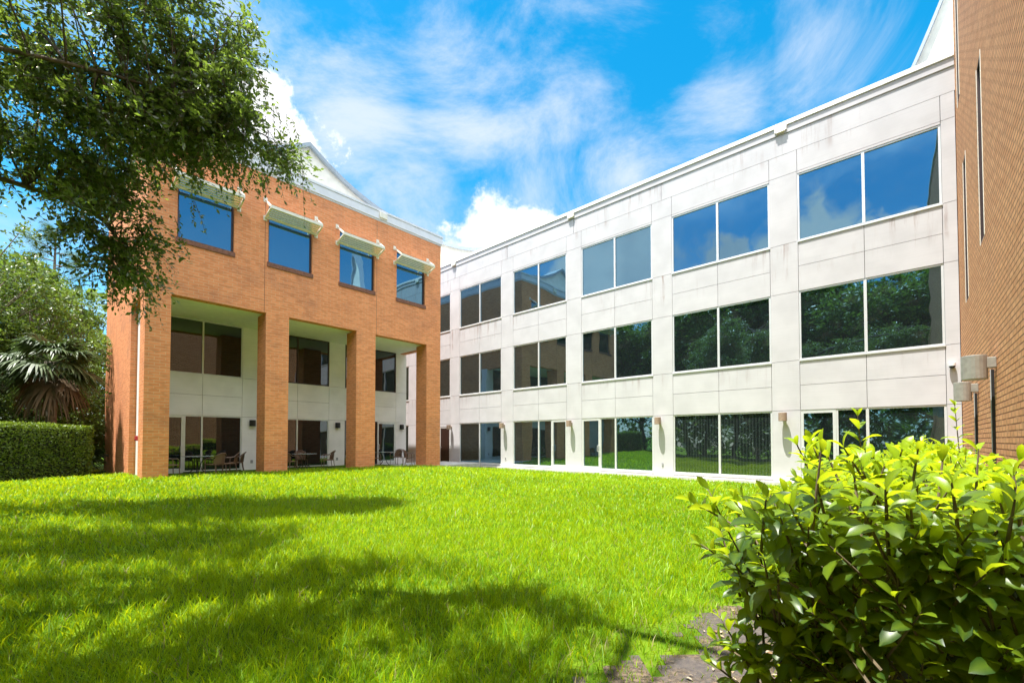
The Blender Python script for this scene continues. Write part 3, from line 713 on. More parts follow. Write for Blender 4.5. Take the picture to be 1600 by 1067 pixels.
GT, GC = "round tables in the arcade", "wicker chairs in the arcade"
tabs = [(20.75, 4.55, "round glass patio table behind the left brick column, with four chairs around it"),
        (20.95, 8.75, "round glass patio table in the middle opening of the arcade"),
        (21.0, 13.0, "round glass patio table with dark chairs in the right hand opening of the arcade")]
for i, (u, v, lab) in enumerate(tabs):
    t_ = tb0 if i == 0 else copy_tree(tb0); t_.location = W(u, v, PZ); t_.rotation_euler.z = 0.3*i; tag(t_, lab, "table", GT)
def facing(u, v, tu, tv):
    a = W(tu-u, tv-v); return math.atan2(a[1], a[0])-math.pi/2
chairs = [(20.55, 3.62, 20.75, 4.55, "brown wicker patio chair half hidden by the left brick column"),
          (19.85, 4.95, 20.75, 4.55, "brown wicker patio chair with its back to the lawn, at the left table"),
          (20.35, 5.55, 20.75, 4.55, "brown wicker patio chair angled at the left table, second from its right end"),
          (20.9, 5.95, 21.2, 4.4, "brown wicker patio chair seen side on, rightmost at the left table"),
          (20.25, 7.75, 20.95, 8.75, "wicker patio chair half hidden by the second brick column"),
          (21.7, 8.9, 20.95, 8.75, "wicker patio chair behind the middle table, its top showing over the table"),
          (20.7, 9.75, 20.95, 8.75, "brown wicker patio chair right of the middle table, by the black wall sockets"),
          (20.7, 12.15, 21.0, 13.0, "dark wicker patio chair left of the right hand table, against the dark window"),
          (21.3, 13.95, 21.0, 13.0, "dark wicker patio chair right of the right hand table, in front of the glass door"),
          (20.3, 14.05, 19.3, 15.2, "lone wicker patio chair beside the rightmost brick column, away from the tables")]
for i, (u, v, tu, tv, lab) in enumerate(chairs):
    c_ = ch0 if i == 0 else copy_tree(ch0); c_.location = W(u, v, PZ); c_.rotation_euler.z = facing(u, v, tu, tv)+RNG.normal()*0.08; tag(c_, lab, "chair", GC)

# ------------------------------------------------------------------ foliage tools
def norm(a): return a/(np.linalg.norm(a, axis=-1, keepdims=True)+1e-9)
def stamp(tv, tf, P, A, Nn, sc, wid=1.0):
    """copies of a leaf template: tv (k,3) in (along, across, up)"""
    A = norm(A); B = norm(np.cross(Nn, A)); Nn = np.cross(A, B)
    sc = np.asarray(sc)[:, None, None]
    w = np.asarray(wid); w = w[:, None, None] if w.ndim else w
    V = P[:, None, :] + sc*(tv[None, :, 0:1]*A[:, None, :] + w*tv[None, :, 1:2]*B[:, None, :] + tv[None, :, 2:3]*Nn[:, None, :])
    n, k = len(P), len(tv)
    flat = np.concatenate([np.asarray(f) for f in tf]); cnt = np.array([len(f) for f in tf])
    F = (np.arange(n)[:, None]*k + flat[None, :]).ravel(); C = np.tile(cnt, n)
    return V.reshape(-1, 3), F, C
def rep(r, k): return np.repeat(r, k)
LEAF4 = (np.array([(0, 0, 0), (0.5, 0.24, 0.08), (1, 0, 0), (0.5, -0.24, 0.08)]), [(0, 2, 1), (0, 3, 2)])
def big_leaf():
    # obovate leaf folded at the midrib and arching at the tip
    xs = [0.0, 0.12, 0.35, 0.6, 0.82, 1.0]; ws = [0.012, 0.07, 0.155, 0.20, 0.15, 0.0]; zs = [0, 0.03, 0.05, 0.03, -0.035, -0.12]
    v = []; f = []
    for x, w, z in zip(xs, ws, zs):
        v += [(x, w, z+w*0.32), (x, 0, z), (x, -w, z+w*0.32)]
    for k in range(5):
        a = 3*k
        f += [(a, a+1, a+4, a+3), (a+1, a+2, a+5, a+4)]
    return np.array(v), f
BIGLEAF = big_leaf()
MIDLEAF = (np.array([(0, 0, 0), (0.3, 0.19, 0.08), (0.68, 0.22, 0.06), (1, 0, -0.08), (0.68, -0.22, 0.06), (0.3, -0.19, 0.08), (0.5, 0, 0.03)]), [(0, 6, 1), (1, 6, 2), (2, 6, 3), (3, 6, 4), (4, 6, 5), (5, 6, 0)])
def rand_dirs(n): return norm(RNG.normal(size=(n, 3)))
def ell_points(n, c, r, shell=0.0):
    d = rand_dirs(n); q = (shell+(1-shell)*RNG.random(n)**(1/3.))[:, None]
    return np.array(c)+d*q*np.array(r)
class Parts:
    def __init__(self): self.V = []; self.F = []; self.C = []; self.R = []; self.n = 0
    def add(self, V, F, C, R):
        self.V.append(V); self.F.append(F+self.n); self.C.append(C); self.R.append(R); self.n += len(V)
    def build(self, name, mat, parent=None, smooth=True):
        return raw_mesh(name, np.concatenate(self.V), np.concatenate(self.F), np.concatenate(self.C), mat, parent, rnd=np.concatenate(self.R), smooth=smooth)
def curve_pts(P, n):
    """Catmull-Rom through points"""
    P = [np.array(p, float) for p in P]; Q = [2*P[0]-P[1]]+P+[2*P[-1]-P[-2]]; o_ = []
    for k in range(len(P)-1):
        for t in np.linspace(0, 1, n, endpoint=False):
            a, b, c, d = Q[k:k+4]; o_.append(0.5*((2*b)+(-a+c)*t+(2*a-5*b+4*c-d)*t*t+(-a+3*b-3*c+d)*t**3))
    o_.append(P[-1]); return o_

def leafy_twigs(parts, wood, starts, outd, n_leaf, length, droop, leaf_sz, tmpl=LEAF4, twig_r=0.006, rnd_bias=0.0, wood_every=1):
    """twigs from starts along outd, drooping, with alternate leaves"""
    n = len(starts); ln = length*(0.6+0.8*RNG.random(n)); d = norm(outd)
    t = np.linspace(0.1, 1, n_leaf)[None, :, None]
    P = starts[:, None, :] + d[:, None, :]*ln[:, None, None]*t; P[..., 2] -= (droop*ln)[:, None]*t[..., 0]**2
    P = P + RNG.normal(size=P.shape)*0.015
    ax = norm(d[:, None, :]+0.9*RNG.normal(size=P.shape)*np.array([1, 1, 0.8])-np.array([0, 0, 0.25]))
    nn = norm(np.array([0, 0, 1.0])+0.65*RNG.normal(size=P.shape))
    sz = leaf_sz*(0.65+0.7*RNG.random(n*n_leaf))
    V, F, C = stamp(tmpl[0], tmpl[1], P.reshape(-1, 3), ax.reshape(-1, 3), nn.reshape(-1, 3), sz)
    r = np.clip(RNG.beta(1.6, 2.4, n*n_leaf)+rnd_bias, 0, 1)
    parts.add(V, F, C, rep(r, len(tmpl[0])))
    if wood is not None:
        for k in range(0, n, wood_every):
            pth = [starts[k]+d[k]*ln[k]*q-np.array([0, 0, droop*ln[k]*q*q]) for q in (0, 0.5, 1)]
            wood.tube(pth, [twig_r, twig_r*0.7, twig_r*0.35], 3, False)

# ------------------------------------------------------------------ the oak whose boughs hang into the picture
oak = empty('oak_tree', (-9.6, 1.0, 0), "large oak with dark leafy boughs hanging down in front of the brick wing", "tree")
wood = MB(True)
T0 = (-8.9, 1.8, 3.4)
limbs = {
 'trunk': ([(-9.6, 1.0, -0.3), (-9.5, 1.1, 0.6), (-9.2, 1.4, 2.0), T0], 0.42, 0.30),
 'a': ([T0, (-8.7, 4.0, 5.7), (-7.6, 6.3, 7.2), (-6.1, 7.8, 7.7), (-4.9, 8.6, 7.5)], 0.055, 0.012),
 'b': ([T0, (-9.8, 4.6, 5.2), (-9.6, 7.2, 6.1), (-8.4, 8.6, 6.0), (-7.3, 8.4, 4.9)], 0.10, 0.015),
 'c': ([T0, (-6.9, 2.2, 6.0), (-4.4, 3.2, 7.2), (-1.9, 2.7, 7.7), (0.3, 1.3, 7.9)], 0.20, 0.03),
 'd': ([T0, (-8.0, -1.0, 6.0), (-5.2, -2.4, 8.0), (-2.2, -1.8, 8.8)], 0.20, 0.05),
 'e': ([T0, (-9.0, 2.7, 7.0), (-8.2, 4.6, 9.6), (-7.4, 6.4, 10.6)], 0.20, 0.05),
 'f': ([T0, (-12.0, 2.6, 6.0), (-14.0, 4.6, 7.4)], 0.18, 0.05),
}
nodes = []
for k, (pts, r0, r1) in limbs.items():
    c = curve_pts(pts, 6); rs = list(np.linspace(r0, r1, len(c))); wood.tube(c, rs, 10 if k == 'trunk' else 8)
    if k != 'trunk': nodes += [(p, r) for p, r in zip(c[3:], rs[3:])]
NP = np.array([p for p, r in nodes])
oak_leaves = Parts(); hidden_leaves = oak_leaves
blobs = [((-8.2, 8.0, 8.5), (2.3, 1.7, 1.9), 66), ((-6.3, 8.3, 8.95), (1.3, 1.3, 1.5), 36), ((-6.0, 8.3, 9.9), (.7, .8, .9), 14), ((-5.35, 8.5, 7.75), (0.7, 0.9, 0.7), 16), ((-6.9, 8.0, 7.3), (1.4, 1.1, 0.7), 27),
         ((-7.4, 8.0, 5.7), (0.6, 0.8, 0.9), 12), ((-7.45, 8.2, 4.75), (0.35, 0.5, 0.5), 7), ((-8.7, 8.0, 6.9), (1.5, 1.2, 0.95), 26), ((-4.8, 8.8, 7.3), (0.35, 0.4, 0.2), 4), ((-11.8, 7.8, 7.2), (1.6, 1.2, 0.8), 16), ((-5.9, 8.3, 7.1), (0.5, 0.5, 0.3), 5),
         ((-6.7, 5.2, 8.9), (1.8, 0.8, 1.0), 36), ((-9.5, 5.0, 8.6), (1.6, 1.2, 1.2), 18),
         ((-3.7, 3.9, 7.7), (1.0, 0.45, 0.5), 12), ((-5.4, 3.3, 7.4), (1.2, 0.45, 0.6), 13), ((-2.3, 2.6, 7.8), (0.8, 0.45, 0.5), 10), ((-2.1, 1.1, 7.8), (0.5, 0.4, 0.4), 6), ((-1.27, -0.87, 8.0), (0.6, 0.5, 0.5), 11), ((-0.6, -1.5, 8.0), (0.6, 0.5, 0.5), 11), ((-3.3, 2.0, 7.5), (1.2, 0.45, 0.5), 13), ((-4.6, 1.6, 7.4), (1.1, 0.5, 0.5), 13), ((-6.2, 1.5, 7.2), (1.1, 0.5, 0.5), 10),
         ((-2.3, -1.9, 8.4), (1.4, 1.0, 0.8), 16), ((-4.6, -2.0, 8.6), (2.0, 1.5, 1.0), 18), ((-8, 3.5, 10.5), (2.5, 2.0, 1.3), 20), ((-13.5, 4.4, 7.8), (2, 2, 1.3), 16)]
for bi, (c, r, n) in enumerate(blobs):
    P = ell_points(int(n*(1.45 if bi < 11 else 1.2)), c, r)
    for p in P:
        d = np.linalg.norm((NP-p)*np.array([1, 1, 1.3]), axis=1); j = int(np.argmin(d)); q, qr = nodes[j]
        mid = (q+p)/2+np.array([0, 0, 0.12*np.linalg.norm(p-q)])+RNG.normal(size=3)*0.12
        br = curve_pts([q, mid, p], 4); wood.tube(br, list(np.linspace(min(qr*0.5, 0.04), 0.009, len(br))), 5, False)
        nt_ = 13
        base = p[None, :]-(p-q)[None, :]*RNG.random((nt_, 1))*0.35
        od = rand_dirs(nt_)*np.array([1, 1, 0.6])+norm(p-np.array(c))[None, :]*0.45+np.array([0, 0, -0.15])
        leafy_twigs(oak_leaves, wood, base, od, 14 if bi < 11 else 12, 0.55 if bi < 11 else 0.6, 0.45, 0.098 if bi < 11 else 0.10, wood_every=2)
# a few long thin hanging sprays at the edge
for (x, y, z, ln) in ((-4.35, 8.9, 7.2, .9), (-4.5, 8.7, 7.9, 0.7), (-7.5, 8.1, 4.4, 0.5), (-6.9, 8.2, 4.5, 0.7), (-4.8, 8.4, 6.6, 0.5), (-6.2, 8.1, 5.6, .8), (-5.9, 8.1, 5.9, .6), (-4.9, 8.5, 8.6, .6), (-4.7, 8.6, 8.2, .7), (-5.2, 8.4, 6.8, .8), (-6.6, 8.1, 4.9, .6), (-6.9, 8.1, 4.0, .5), (-7.7, 8.0, 4.6, .7), (-8.2, 8.0, 5.3, .9), (-5.0, 8.4, 9.6, .5)):
    leafy_twigs(oak_leaves, wood, np.array([(x, y, z)]*2)+RNG.normal(size=(2, 3))*0.05, np.array([(0.35, 0.1, -1.0), (0.1, -.1, -1.0)]), 20, ln, 0.1, 0.07)
wood.build('trunk', M['bark'], oak, smooth=True)
oak_leaves.build('crown', M['oak_leaf'], oak)

# ------------------------------------------------------------------ other trees
def make_tree(name, loc, h, cr, n_cl, leaf, label, mat='tree_leaf', low=0.25, group="trees behind the clipped hedge", twigs=7, nleaf=10, tl=0.6, bark='bark_grey', spread=1.0):
    x, y = loc; z = float(terrain(x, y)); e = empty(name, (x, y, z), label, "tree", group)
    w = MB(True); top = z+h
    lean = RNG.normal(size=2)*0.25
    tr = curve_pts([(x, y, z-0.3), (x+lean[0]*0.3, y+lean[1]*0.3, z+h*0.25), (x+lean[0], y+lean[1], z+h*0.55), (x+lean[0]*1.2, y+lean[1]*1.2, z+h*0.85)], 5)
    r0 = 0.03*h**0.95*0.6; w.tube(tr, list(np.linspace(r0, r0*0.25, len(tr))), 8)
    lv = Parts(); cz = z+h*(low+(1-low)/2); rz = h*(1-low)/2
    # uneven crown: several overlapping lobes
    lobes = [(np.array([x, y, cz]), np.array([cr*0.8, cr*0.8, rz*0.95])), (np.array([x, y, cz+rz*.45]), np.array([cr*0.75, cr*0.75, rz*0.5]))]
    for k in range(7):
        a = RNG.random()*6.28; q = RNG.random()
        lobes.append((np.array([x+cr*0.6*math.cos(a), y+cr*0.6*math.sin(a), cz+rz*(q*1.3-0.6)]), np.array([1, 1, 0.75])*cr*(0.38+0.25*RNG.random())))
    for k in range(n_cl):
        c, r = lobes[RNG.integers(len(lobes))]; p = ell_points(1, c, r, 0.45)[0]
        j = min(len(tr)-1, max(3, int((p[2]-z)/h*len(tr)*0.8))); q = tr[j]
        if k % 2 == 0:
            br = curve_pts([q, (q+p)/2+np.array([0, 0, -0.03*h*RNG.random()]), p], 3); w.tube(br, list(np.linspace(r0*0.22, 0.012, len(br))), 4, False)
        od = rand_dirs(twigs)*np.array([1, 1, 0.7])+norm(p-c)[None, :]*0.6
        leafy_twigs(lv, None, np.repeat(p[None, :], twigs, 0)+RNG.normal(size=(twigs, 3))*0.12*spread, od, nleaf, tl, 0.25, leaf, rnd_bias=RNG.normal()*0.12)
    w.build('trunk', M[bark], e, smooth=True); lv.build('crown', M[mat], e)
    return e
TG = "trees behind the clipped hedge"
make_tree('broadleaf_tree', (-24.5, 24.0), 10.6, 3.3, 330, 0.16, "pale green broadleaf tree filling the gap next to the brick end wall", low=0.05)
make_tree('broadleaf_tree', (-23.6, 17.8), 12.8, 3.6, 380, 0.16, "taller dark broadleaf tree at the left edge behind the fan palm", low=0.1)
make_tree('broadleaf_tree', (-29.5, 27.0), 12.5, 3.8, 260, 0.2, "broadleaf tree farther back, its top showing behind the paler one", low=0.1)
make_tree('broadleaf_tree', (-22.4, 21.6), 7.0, 2.0, 260, 0.13, "low bushy tree between the fan palm and the brick end wall", low=0.0, tl=0.45)
make_tree('broadleaf_tree', (-21.2, 14.6), 7.6, 2.5, 240, 0.14, "bushy tree at the left edge just behind the clipped hedge", low=0.02, tl=0.5)
make_tree('broadleaf_tree', (-20.9, 19.2), 8.2, 2.1, 260, 0.13, "bushy tree directly behind the fan palm crown", low=0.05, tl=0.45)
make_tree('broadleaf_tree', (-20.9, 21.2), 3.6, 1.2, 150, 0.12, "low bush beside the far edge of the brick end wall", low=0.0, tl=0.35)
make_tree('broadleaf_tree', (-26.5, 20.8), 13.0, 3.4, 300, 0.17, "tallest dark tree rising between the pale tree and the left edge tree", low=0.1)
# pine
def make_pine(loc, h, label):
    x, y = loc; z = float(terrain(x, y)); e = empty('pine_tree', (x, y, z), label, "tree"); w = MB(True); lv = Parts()
    w.tube([(x, y, z-0.3), (x+0.1, y, z+h*0.5), (x+0.25, y, z+h)], [0.2, 0.14, 0.03], 8)
    for k in range(30):
        zz_ = z+h*(0.5+0.5*k/30); a = RNG.random()*6.28; ln = (0.5+2.2*(1-k/30)**0.7)*(0.6+0.5*RNG.random())
        p0 = np.array([x+0.2, y, zz_]); p1 = p0+np.array([math.cos(a)*ln, math.sin(a)*ln, 0.25*ln]); w.tube([p0, p1], [0.04, 0.012], 4, False)
        for q in (0.55, 0.8, 1.0):
            c = p0+(p1-p0)*q; n = 120; d = rand_dirs(n)+np.array([0, 0, 0.35])
            V, F, C = stamp(np.array([(0, 0.02, 0), (0, -0.02, 0), (1, 0, 0)]), [(0, 1, 2)], np.repeat(c[None, :], n, 0)+RNG.normal(size=(n, 3))*0.12, d, rand_dirs(n), 0.30*(0.7+0.6*RNG.random(n)))
            lv.add(V, F, C, rep(RNG.random(n), 3))
    w.build('trunk', M['bark_grey'], e); lv.build('crown', M['pine_leaf'], e)
make_pine((-27.5, 26.0), 14.2, "thin pine with tufted needles standing above the broadleaf trees at left")
# fan palm
def make_palm(loc, zc, R, n_green, n_dead, label, group=None):
    x, y = loc; z = float(terrain(x, y)); e = empty('fan_palm', (x, y, z), label, "palm tree", group)
    w = MB(True); w.tube(curve_pts([(x, y, z-0.2), (x+0.06, y, z+zc*0.5), (x, y, z+zc)], 5), [0.19, 0.17, 0.16, 0.16, 0.16, 0.16, 0.17, 0.18, 0.2, 0.2, 0.18][:11], 10)
    w.build('trunk', M['bark_grey'], e, smooth=True)
    C0 = np.array([x, y, z+zc])
    for nm, n, mat in (('crown', n_green, 'palm_leaf'), ('dead_fronds', n_dead, 'dead_frond')):
        pt = Parts()
        for k in range(n):
            a = k*2.399+RNG.random()*0.4; el = (1.05-1.75*k/n+0.2*RNG.normal()) if nm == 'crown' else (-0.75-0.55*RNG.random())
            d = np.array([math.cos(a)*math.cos(el), math.sin(a)*math.cos(el), math.sin(el)])
            pl_ = R*(0.45+0.2*RNG.random()); side = norm(np.cross(d, (0, 0, 1.0))); upn = np.cross(side, d)
            tip = C0+d*pl_+np.array([0, 0, -0.1*pl_])
            b_ = [C0+side*0.02, C0-side*0.02, tip-side*0.012, tip+side*0.012]
            pt.add(np.array(b_), np.array([0, 1, 2, 3]), np.array([4]), np.full(4, 0.8))
            ns = 30
            for s in range(ns):
                q = -1.75+3.5*s/(ns-1); sd = d*math.cos(q)+side*math.sin(q); ln = R*0.62*(0.72+0.28*math.cos(q))*(0.9+0.2*RNG.random())
                wv = np.cross(sd, upn); w0 = 0.028*R
                fold = upn*(0.12*abs(math.sin(q)))+RNG.normal(size=3)*0.06
                sg = []
                for t, wd in ((0.05, 0.5), (0.5, 1.0), (0.8, 0.6), (1.0, 0.05)):
                    c = tip+(sd+fold)*ln*t+np.array([0, 0, -1.0])*ln*(0.55 if nm == 'crown' else 0.75)*t**2.6
                    sg += [c+wv*w0*wd, c-wv*w0*wd]
                F = []
                for m_ in range(3): F += [2*m_, 2*m_+1, 2*m_+3, 2*m_+2]
                pt.add(np.array(sg), np.array(F), np.full(3, 4), np.full(8, RNG.random()))
        pt.build(nm, M[mat], e, smooth=False)
make_palm((-17.9, 17.0), 4.5, 1.5, 36, 6, "fan palm with drooping green fronds and brown dead ones, behind the clipped hedge", "fan palms")
make_palm((-20.3, 15.8), 3.4, 1.6, 24, 5, "partly hidden fan palm at the left edge of the picture behind the hedge", "fan palms")
make_palm((-19.4, 19.9), 0.5, 1.2, 12, 6, "low palmetto clump on the ground between the hedge end and the brick end wall")

# ------------------------------------------------------------------ clipped hedge at left
hp0 = np.array([-15.95, 10.8]); hp1 = np.array([-15.62, 16.4]); hd = (hp1-hp0)/np.linalg.norm(hp1-hp0); hn = np.array([-hd[1], hd[0]])   # hn points away from camera side (to -x)
hl = np.linalg.norm(hp1-hp0); HW, HH = 1.7, 1.82
hz = float(terrain(-16, 14)); hedge = empty('clipped_hedge', (-16.3, 13.6, hz), "low box clipped hedge with flat bright top, at the left in front of the palms", "hedge")
def hpt(s, t, z): return np.column_stack((hp0[0]+hd[0]*s+hn[0]*t, hp0[1]+hd[1]*s+hn[1]*t, z+0*s))
hb = Parts()
def hedge_face(n, kind):
    a, b = RNG.random(n), RNG.random(n); dep = RNG.random(n)**1.5*0.16
    if kind == 'top': s, t, z, nrm = a*hl, b*HW, hz+HH-dep, (0, 0, 1)
    elif kind == 'front': s, t, z, nrm = a*hl, dep, hz+b*HH, (-hn[0], -hn[1], 0.25)
    elif kind == 'end': s, t, z, nrm = hl-dep, a*HW, hz+b*HH, (hd[0], hd[1], 0.25)
    else: s, t, z, nrm = a*hl, HW-dep, hz+b*HH, (hn[0], hn[1], 0.25)
    P = hpt(s, t, z); bump = 0.09*(cheap_noise(P[:, 0]*1.0+P[:, 2], P[:, 1]*1.0, 2.3, 2)-0.5)
    P = P+np.array(nrm)*bump[:, None]
    N_ = norm(np.array(nrm)+0.75*RNG.normal(size=(n, 3))); A = norm(rand_dirs(n)+0.5*np.array(nrm))
    V, F, C = stamp(MIDLEAF[0], MIDLEAF[1], P, A, N_, 0.075*(0.7+0.6*RNG.random(n)))
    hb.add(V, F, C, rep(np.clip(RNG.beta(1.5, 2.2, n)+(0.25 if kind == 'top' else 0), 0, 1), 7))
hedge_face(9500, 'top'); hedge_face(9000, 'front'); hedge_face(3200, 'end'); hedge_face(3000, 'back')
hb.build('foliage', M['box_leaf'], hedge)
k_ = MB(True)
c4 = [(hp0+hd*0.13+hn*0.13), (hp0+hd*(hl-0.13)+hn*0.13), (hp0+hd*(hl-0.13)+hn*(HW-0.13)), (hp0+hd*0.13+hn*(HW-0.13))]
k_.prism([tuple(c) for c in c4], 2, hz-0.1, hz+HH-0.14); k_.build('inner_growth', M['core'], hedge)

# ------------------------------------------------------------------ broadleaf shrub hedge along the right brick wall
vh = empty('shrub_hedge', W(-0.3, 4, 0), "dense broadleaf shrub hedge with glossy yellow green leaves, in front along the right brick wall", "hedge")
vl_near, vstem = Parts(), MB()
def shoots(P, D, n_pair, length, leaf, tmpl, parts, stem=True, lit_bias=0.0):
    """P, D in the building frame; opposite pairs of leaves, larger below, small upright ones at the tip"""
    n = len(P); D = norm(D)
    side0 = norm(np.cross(D, rand_dirs(n))); side1 = np.cross(D, side0)
    for k in range(n_pair):
        t = (k+0.6)/n_pair; c = P+D*(length*t)[:, None]
        sd = side0 if k % 2 == 0 else side1
        for s in (-1, 1):
            tipf = t**2
            A = norm(sd*s*(1.0-0.55*tipf)+D*(0.25+0.9*tipf)+RNG.normal(size=(n, 3))*0.22-np.array([0, 0, 0.12*(1-tipf)]))
            Nn = norm(D*1.0+np.array([0, 0, 0.5])-sd*s*0.2+RNG.normal(size=(n, 3))*0.25)
            sz = leaf*(1.0-0.45*tipf)*(0.7+0.5*RNG.random(n))
            V, F, C = stamp(tmpl[0], tmpl[1], c, A, Nn, sz, 0.85+0.3*RNG.random(n))
            r = np.clip(0.12+0.55*tipf+RNG.normal(size=n)*0.12+lit_bias, 0, 1)  # tips paler as new growth; the bias paints sunlit and shaded sides
            rr = rep(r, len(tmpl[0]))
            if len(tmpl[0]) == 18: rr = np.clip(rr+np.tile(np.array([0, 0.22, 0]*6), n), 0, 1)
            parts.add(V, F, C, rr)
    if stem:
        for k in range(n):
            vstem.tube([P[k]-D[k]*0.12, P[k]+D[k]*length[k]*0.5, P[k]+D[k]*length[k]*0.98], [0.005, 0.004, 0.002], 4, False)
HU0, HU1, HV0, HV1, HTOP = -1.08, 0.46, 1.56, 11.2, 1.27
def lump(v, u): return 0.12*(cheap_noise(v, u, 1.6, 4)-0.5)+0.08*(cheap_noise(v, u, 4.1, 6)-0.5)
def left_edge(v): return HU1 - 0.20*S(v, 2.6, 6) - 0.04*(1-S(v, 1.5, 2.1))
def region(n, v0, v1, tmpl, leaf, pairs, stem, dens_side=1.0):
    # top
    v = v0+(v1-v0)*RNG.random(n); u = HU0+(left_edge(v)-HU0)*RNG.random(n)
    z = HTOP-0.10+lump(v, u)-0.58*S(-u, 0.2, 1.05)-0.22*S(u, left_edge(v)-0.25, left_edge(v))-RNG.random(n)**2*0.18
    D = np.column_stack((0.25*RNG.normal(size=n)+0.5*S(u, 0.1, 0.4), 0.3*RNG.normal(size=n)-0.2*(v < 2.2), np.ones(n)))
    shoots(np.column_stack((u, v, z)), D, pairs, 0.12+0.14*RNG.random(n), leaf, tmpl, vl_near, stem, 0.04+0.32*S(v, 1.5, 2.5))  # top leaves coloured as if sunlit, paler past the near end
    # left face
    m = int(n*0.85*dens_side); v = v0+(v1-v0)*RNG.random(m); z = 0.10+(HTOP-0.25)*RNG.random(m)**0.75
    u = left_edge(v)-0.16+lump(v, z*2)+0.06*(1-S(z, 0.0, 0.6))-RNG.random(m)**2*0.18
    D = np.column_stack((np.ones(m), 0.5*RNG.normal(size=m), 0.8+0.6*RNG.random(m)))
    shoots(np.column_stack((u, v, z)), D, pairs, 0.10+0.13*RNG.random(m), leaf, tmpl, vl_near, stem, -0.24)  # left face leaves coloured darker, as if in shade
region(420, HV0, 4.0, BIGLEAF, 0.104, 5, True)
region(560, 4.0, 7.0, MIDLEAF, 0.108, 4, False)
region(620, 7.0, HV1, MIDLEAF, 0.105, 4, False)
# front end of the hedge, towards the camera
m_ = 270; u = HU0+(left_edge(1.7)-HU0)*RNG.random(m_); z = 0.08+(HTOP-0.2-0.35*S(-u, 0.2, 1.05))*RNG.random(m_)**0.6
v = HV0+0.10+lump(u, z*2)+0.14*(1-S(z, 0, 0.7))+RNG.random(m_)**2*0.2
shoots(np.column_stack((u, v, z)), np.column_stack((0.5*RNG.normal(size=m_), -np.ones(m_), 1.0+0.7*RNG.random(m_))), 5, 0.10+0.13*RNG.random(m_), 0.10, BIGLEAF, vl_near, True, -0.34)  # near face leaves coloured darkest, as if in shade
# inner leaves
m_ = 900; v = HV0+0.25+2.6*RNG.random(m_); u = HU0+(HU1-0.2-HU0)*RNG.random(m_); z = 0.25+(HTOP-0.45-0.4*S(-u, 0.2, 1.05))*RNG.random(m_)
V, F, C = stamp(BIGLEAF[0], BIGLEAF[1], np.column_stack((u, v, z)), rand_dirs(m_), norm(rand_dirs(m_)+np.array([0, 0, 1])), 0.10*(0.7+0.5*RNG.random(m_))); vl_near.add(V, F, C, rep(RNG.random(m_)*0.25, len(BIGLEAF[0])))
# tall free shoots and the branch leaning over the soil
for (u, v, z0, z1, n) in ((0.30, 2.25, 1.05, 1.46, 7), (0.36, 2.02, 1.0, 1.26, 5), (0.19, 3.25, 1.1, 1.62, 7), (0.40, 2.7, 1.0, 1.27, 5), (0.05, 1.95, 1.05, 1.33, 5), (-0.35, 5.8, 1.2, 1.80, 8), (-0.05, 2.6, 1.05, 1.30, 5), (-0.25, 4.0, 1.1, 1.37, 5), (-0.15, 8.6, 1.2, 1.5, 5)):
    P = np.array([(u, v, z0)]); D = np.array([(0.06*RNG.normal(), 0.06*RNG.normal(), 1.0)])
    shoots(P, D, n, np.array([z1-z0]), 0.125, BIGLEAF, vl_near, True, 0.12)
for (p0, p1) in (((0.25, 2.0, 0.95), (0.72, 2.02, 1.17)), ((0.25, 1.9, 0.8), (0.62, 1.85, 1.02)), ((0.2, 2.3, 0.9), (0.66, 2.45, 1.15)), ((0.2, 1.75, 0.55), (0.52, 1.7, 0.72)), ((.2, 2.6, .6), (.58, 2.7, .75)), ((.15, 1.8, .3), (.5, 1.78, .42))):
    a, b = np.array(p0), np.array(p1); d = b-a
    for q in (0.25, 0.5, 0.75):
        dd = d/np.linalg.norm(d)+RNG.normal(size=3)*0.3+np.array([0, 0, 0.25])
        shoots((a+d*q)[None, :], dd[None, :], 4, np.array([0.15]), 0.11, BIGLEAF, vl_near)
    shoots((a+d*0.7)[None, :], d[None, :], 5, np.array([np.linalg.norm(d)*0.35]), 0.115, BIGLEAF, vl_near)
# woody stems from the ground
for k in range(46):
    v = HV0+0.3+RNG.random()**1.4*8; u = -0.85+1.0*RNG.random(); a = np.array([u, v, -0.05]); b = a+np.array([RNG.normal()*0.12, RNG.normal()*0.2, 0.6+0.2*RNG.random()]); c = (a+b)/2+RNG.normal(size=3)*0.06
    vstem.tube(curve_pts([a, c, b], 4), list(np.linspace(0.012, 0.003, 9)), 5, False)
    for j in range(3):
        t = 0.35+0.5*RNG.random(); q = a+(b-a)*t; e_ = q+np.array([RNG.normal()*0.12, RNG.normal()*0.2, 0.12+0.12*RNG.random()]); vstem.tube([q, e_], [0.007, 0.003], 4, False)
xy = lambda V: np.column_stack((V[:, :1]*D1+V[:, 1:2]*D2, V[:, 2]))
vl_near.V = [xy(V) for V in vl_near.V]
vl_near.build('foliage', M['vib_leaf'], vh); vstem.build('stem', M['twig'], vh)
kk = MB(); kk.box(-0.62, -0.02, 3.3, HV1-0.3, -0.05, HTOP-0.42); kk.box(-1.0, -0.621, 3.3, HV1-0.3, -0.05, HTOP-0.78); kk.build('inner_growth', M['core'], vh)
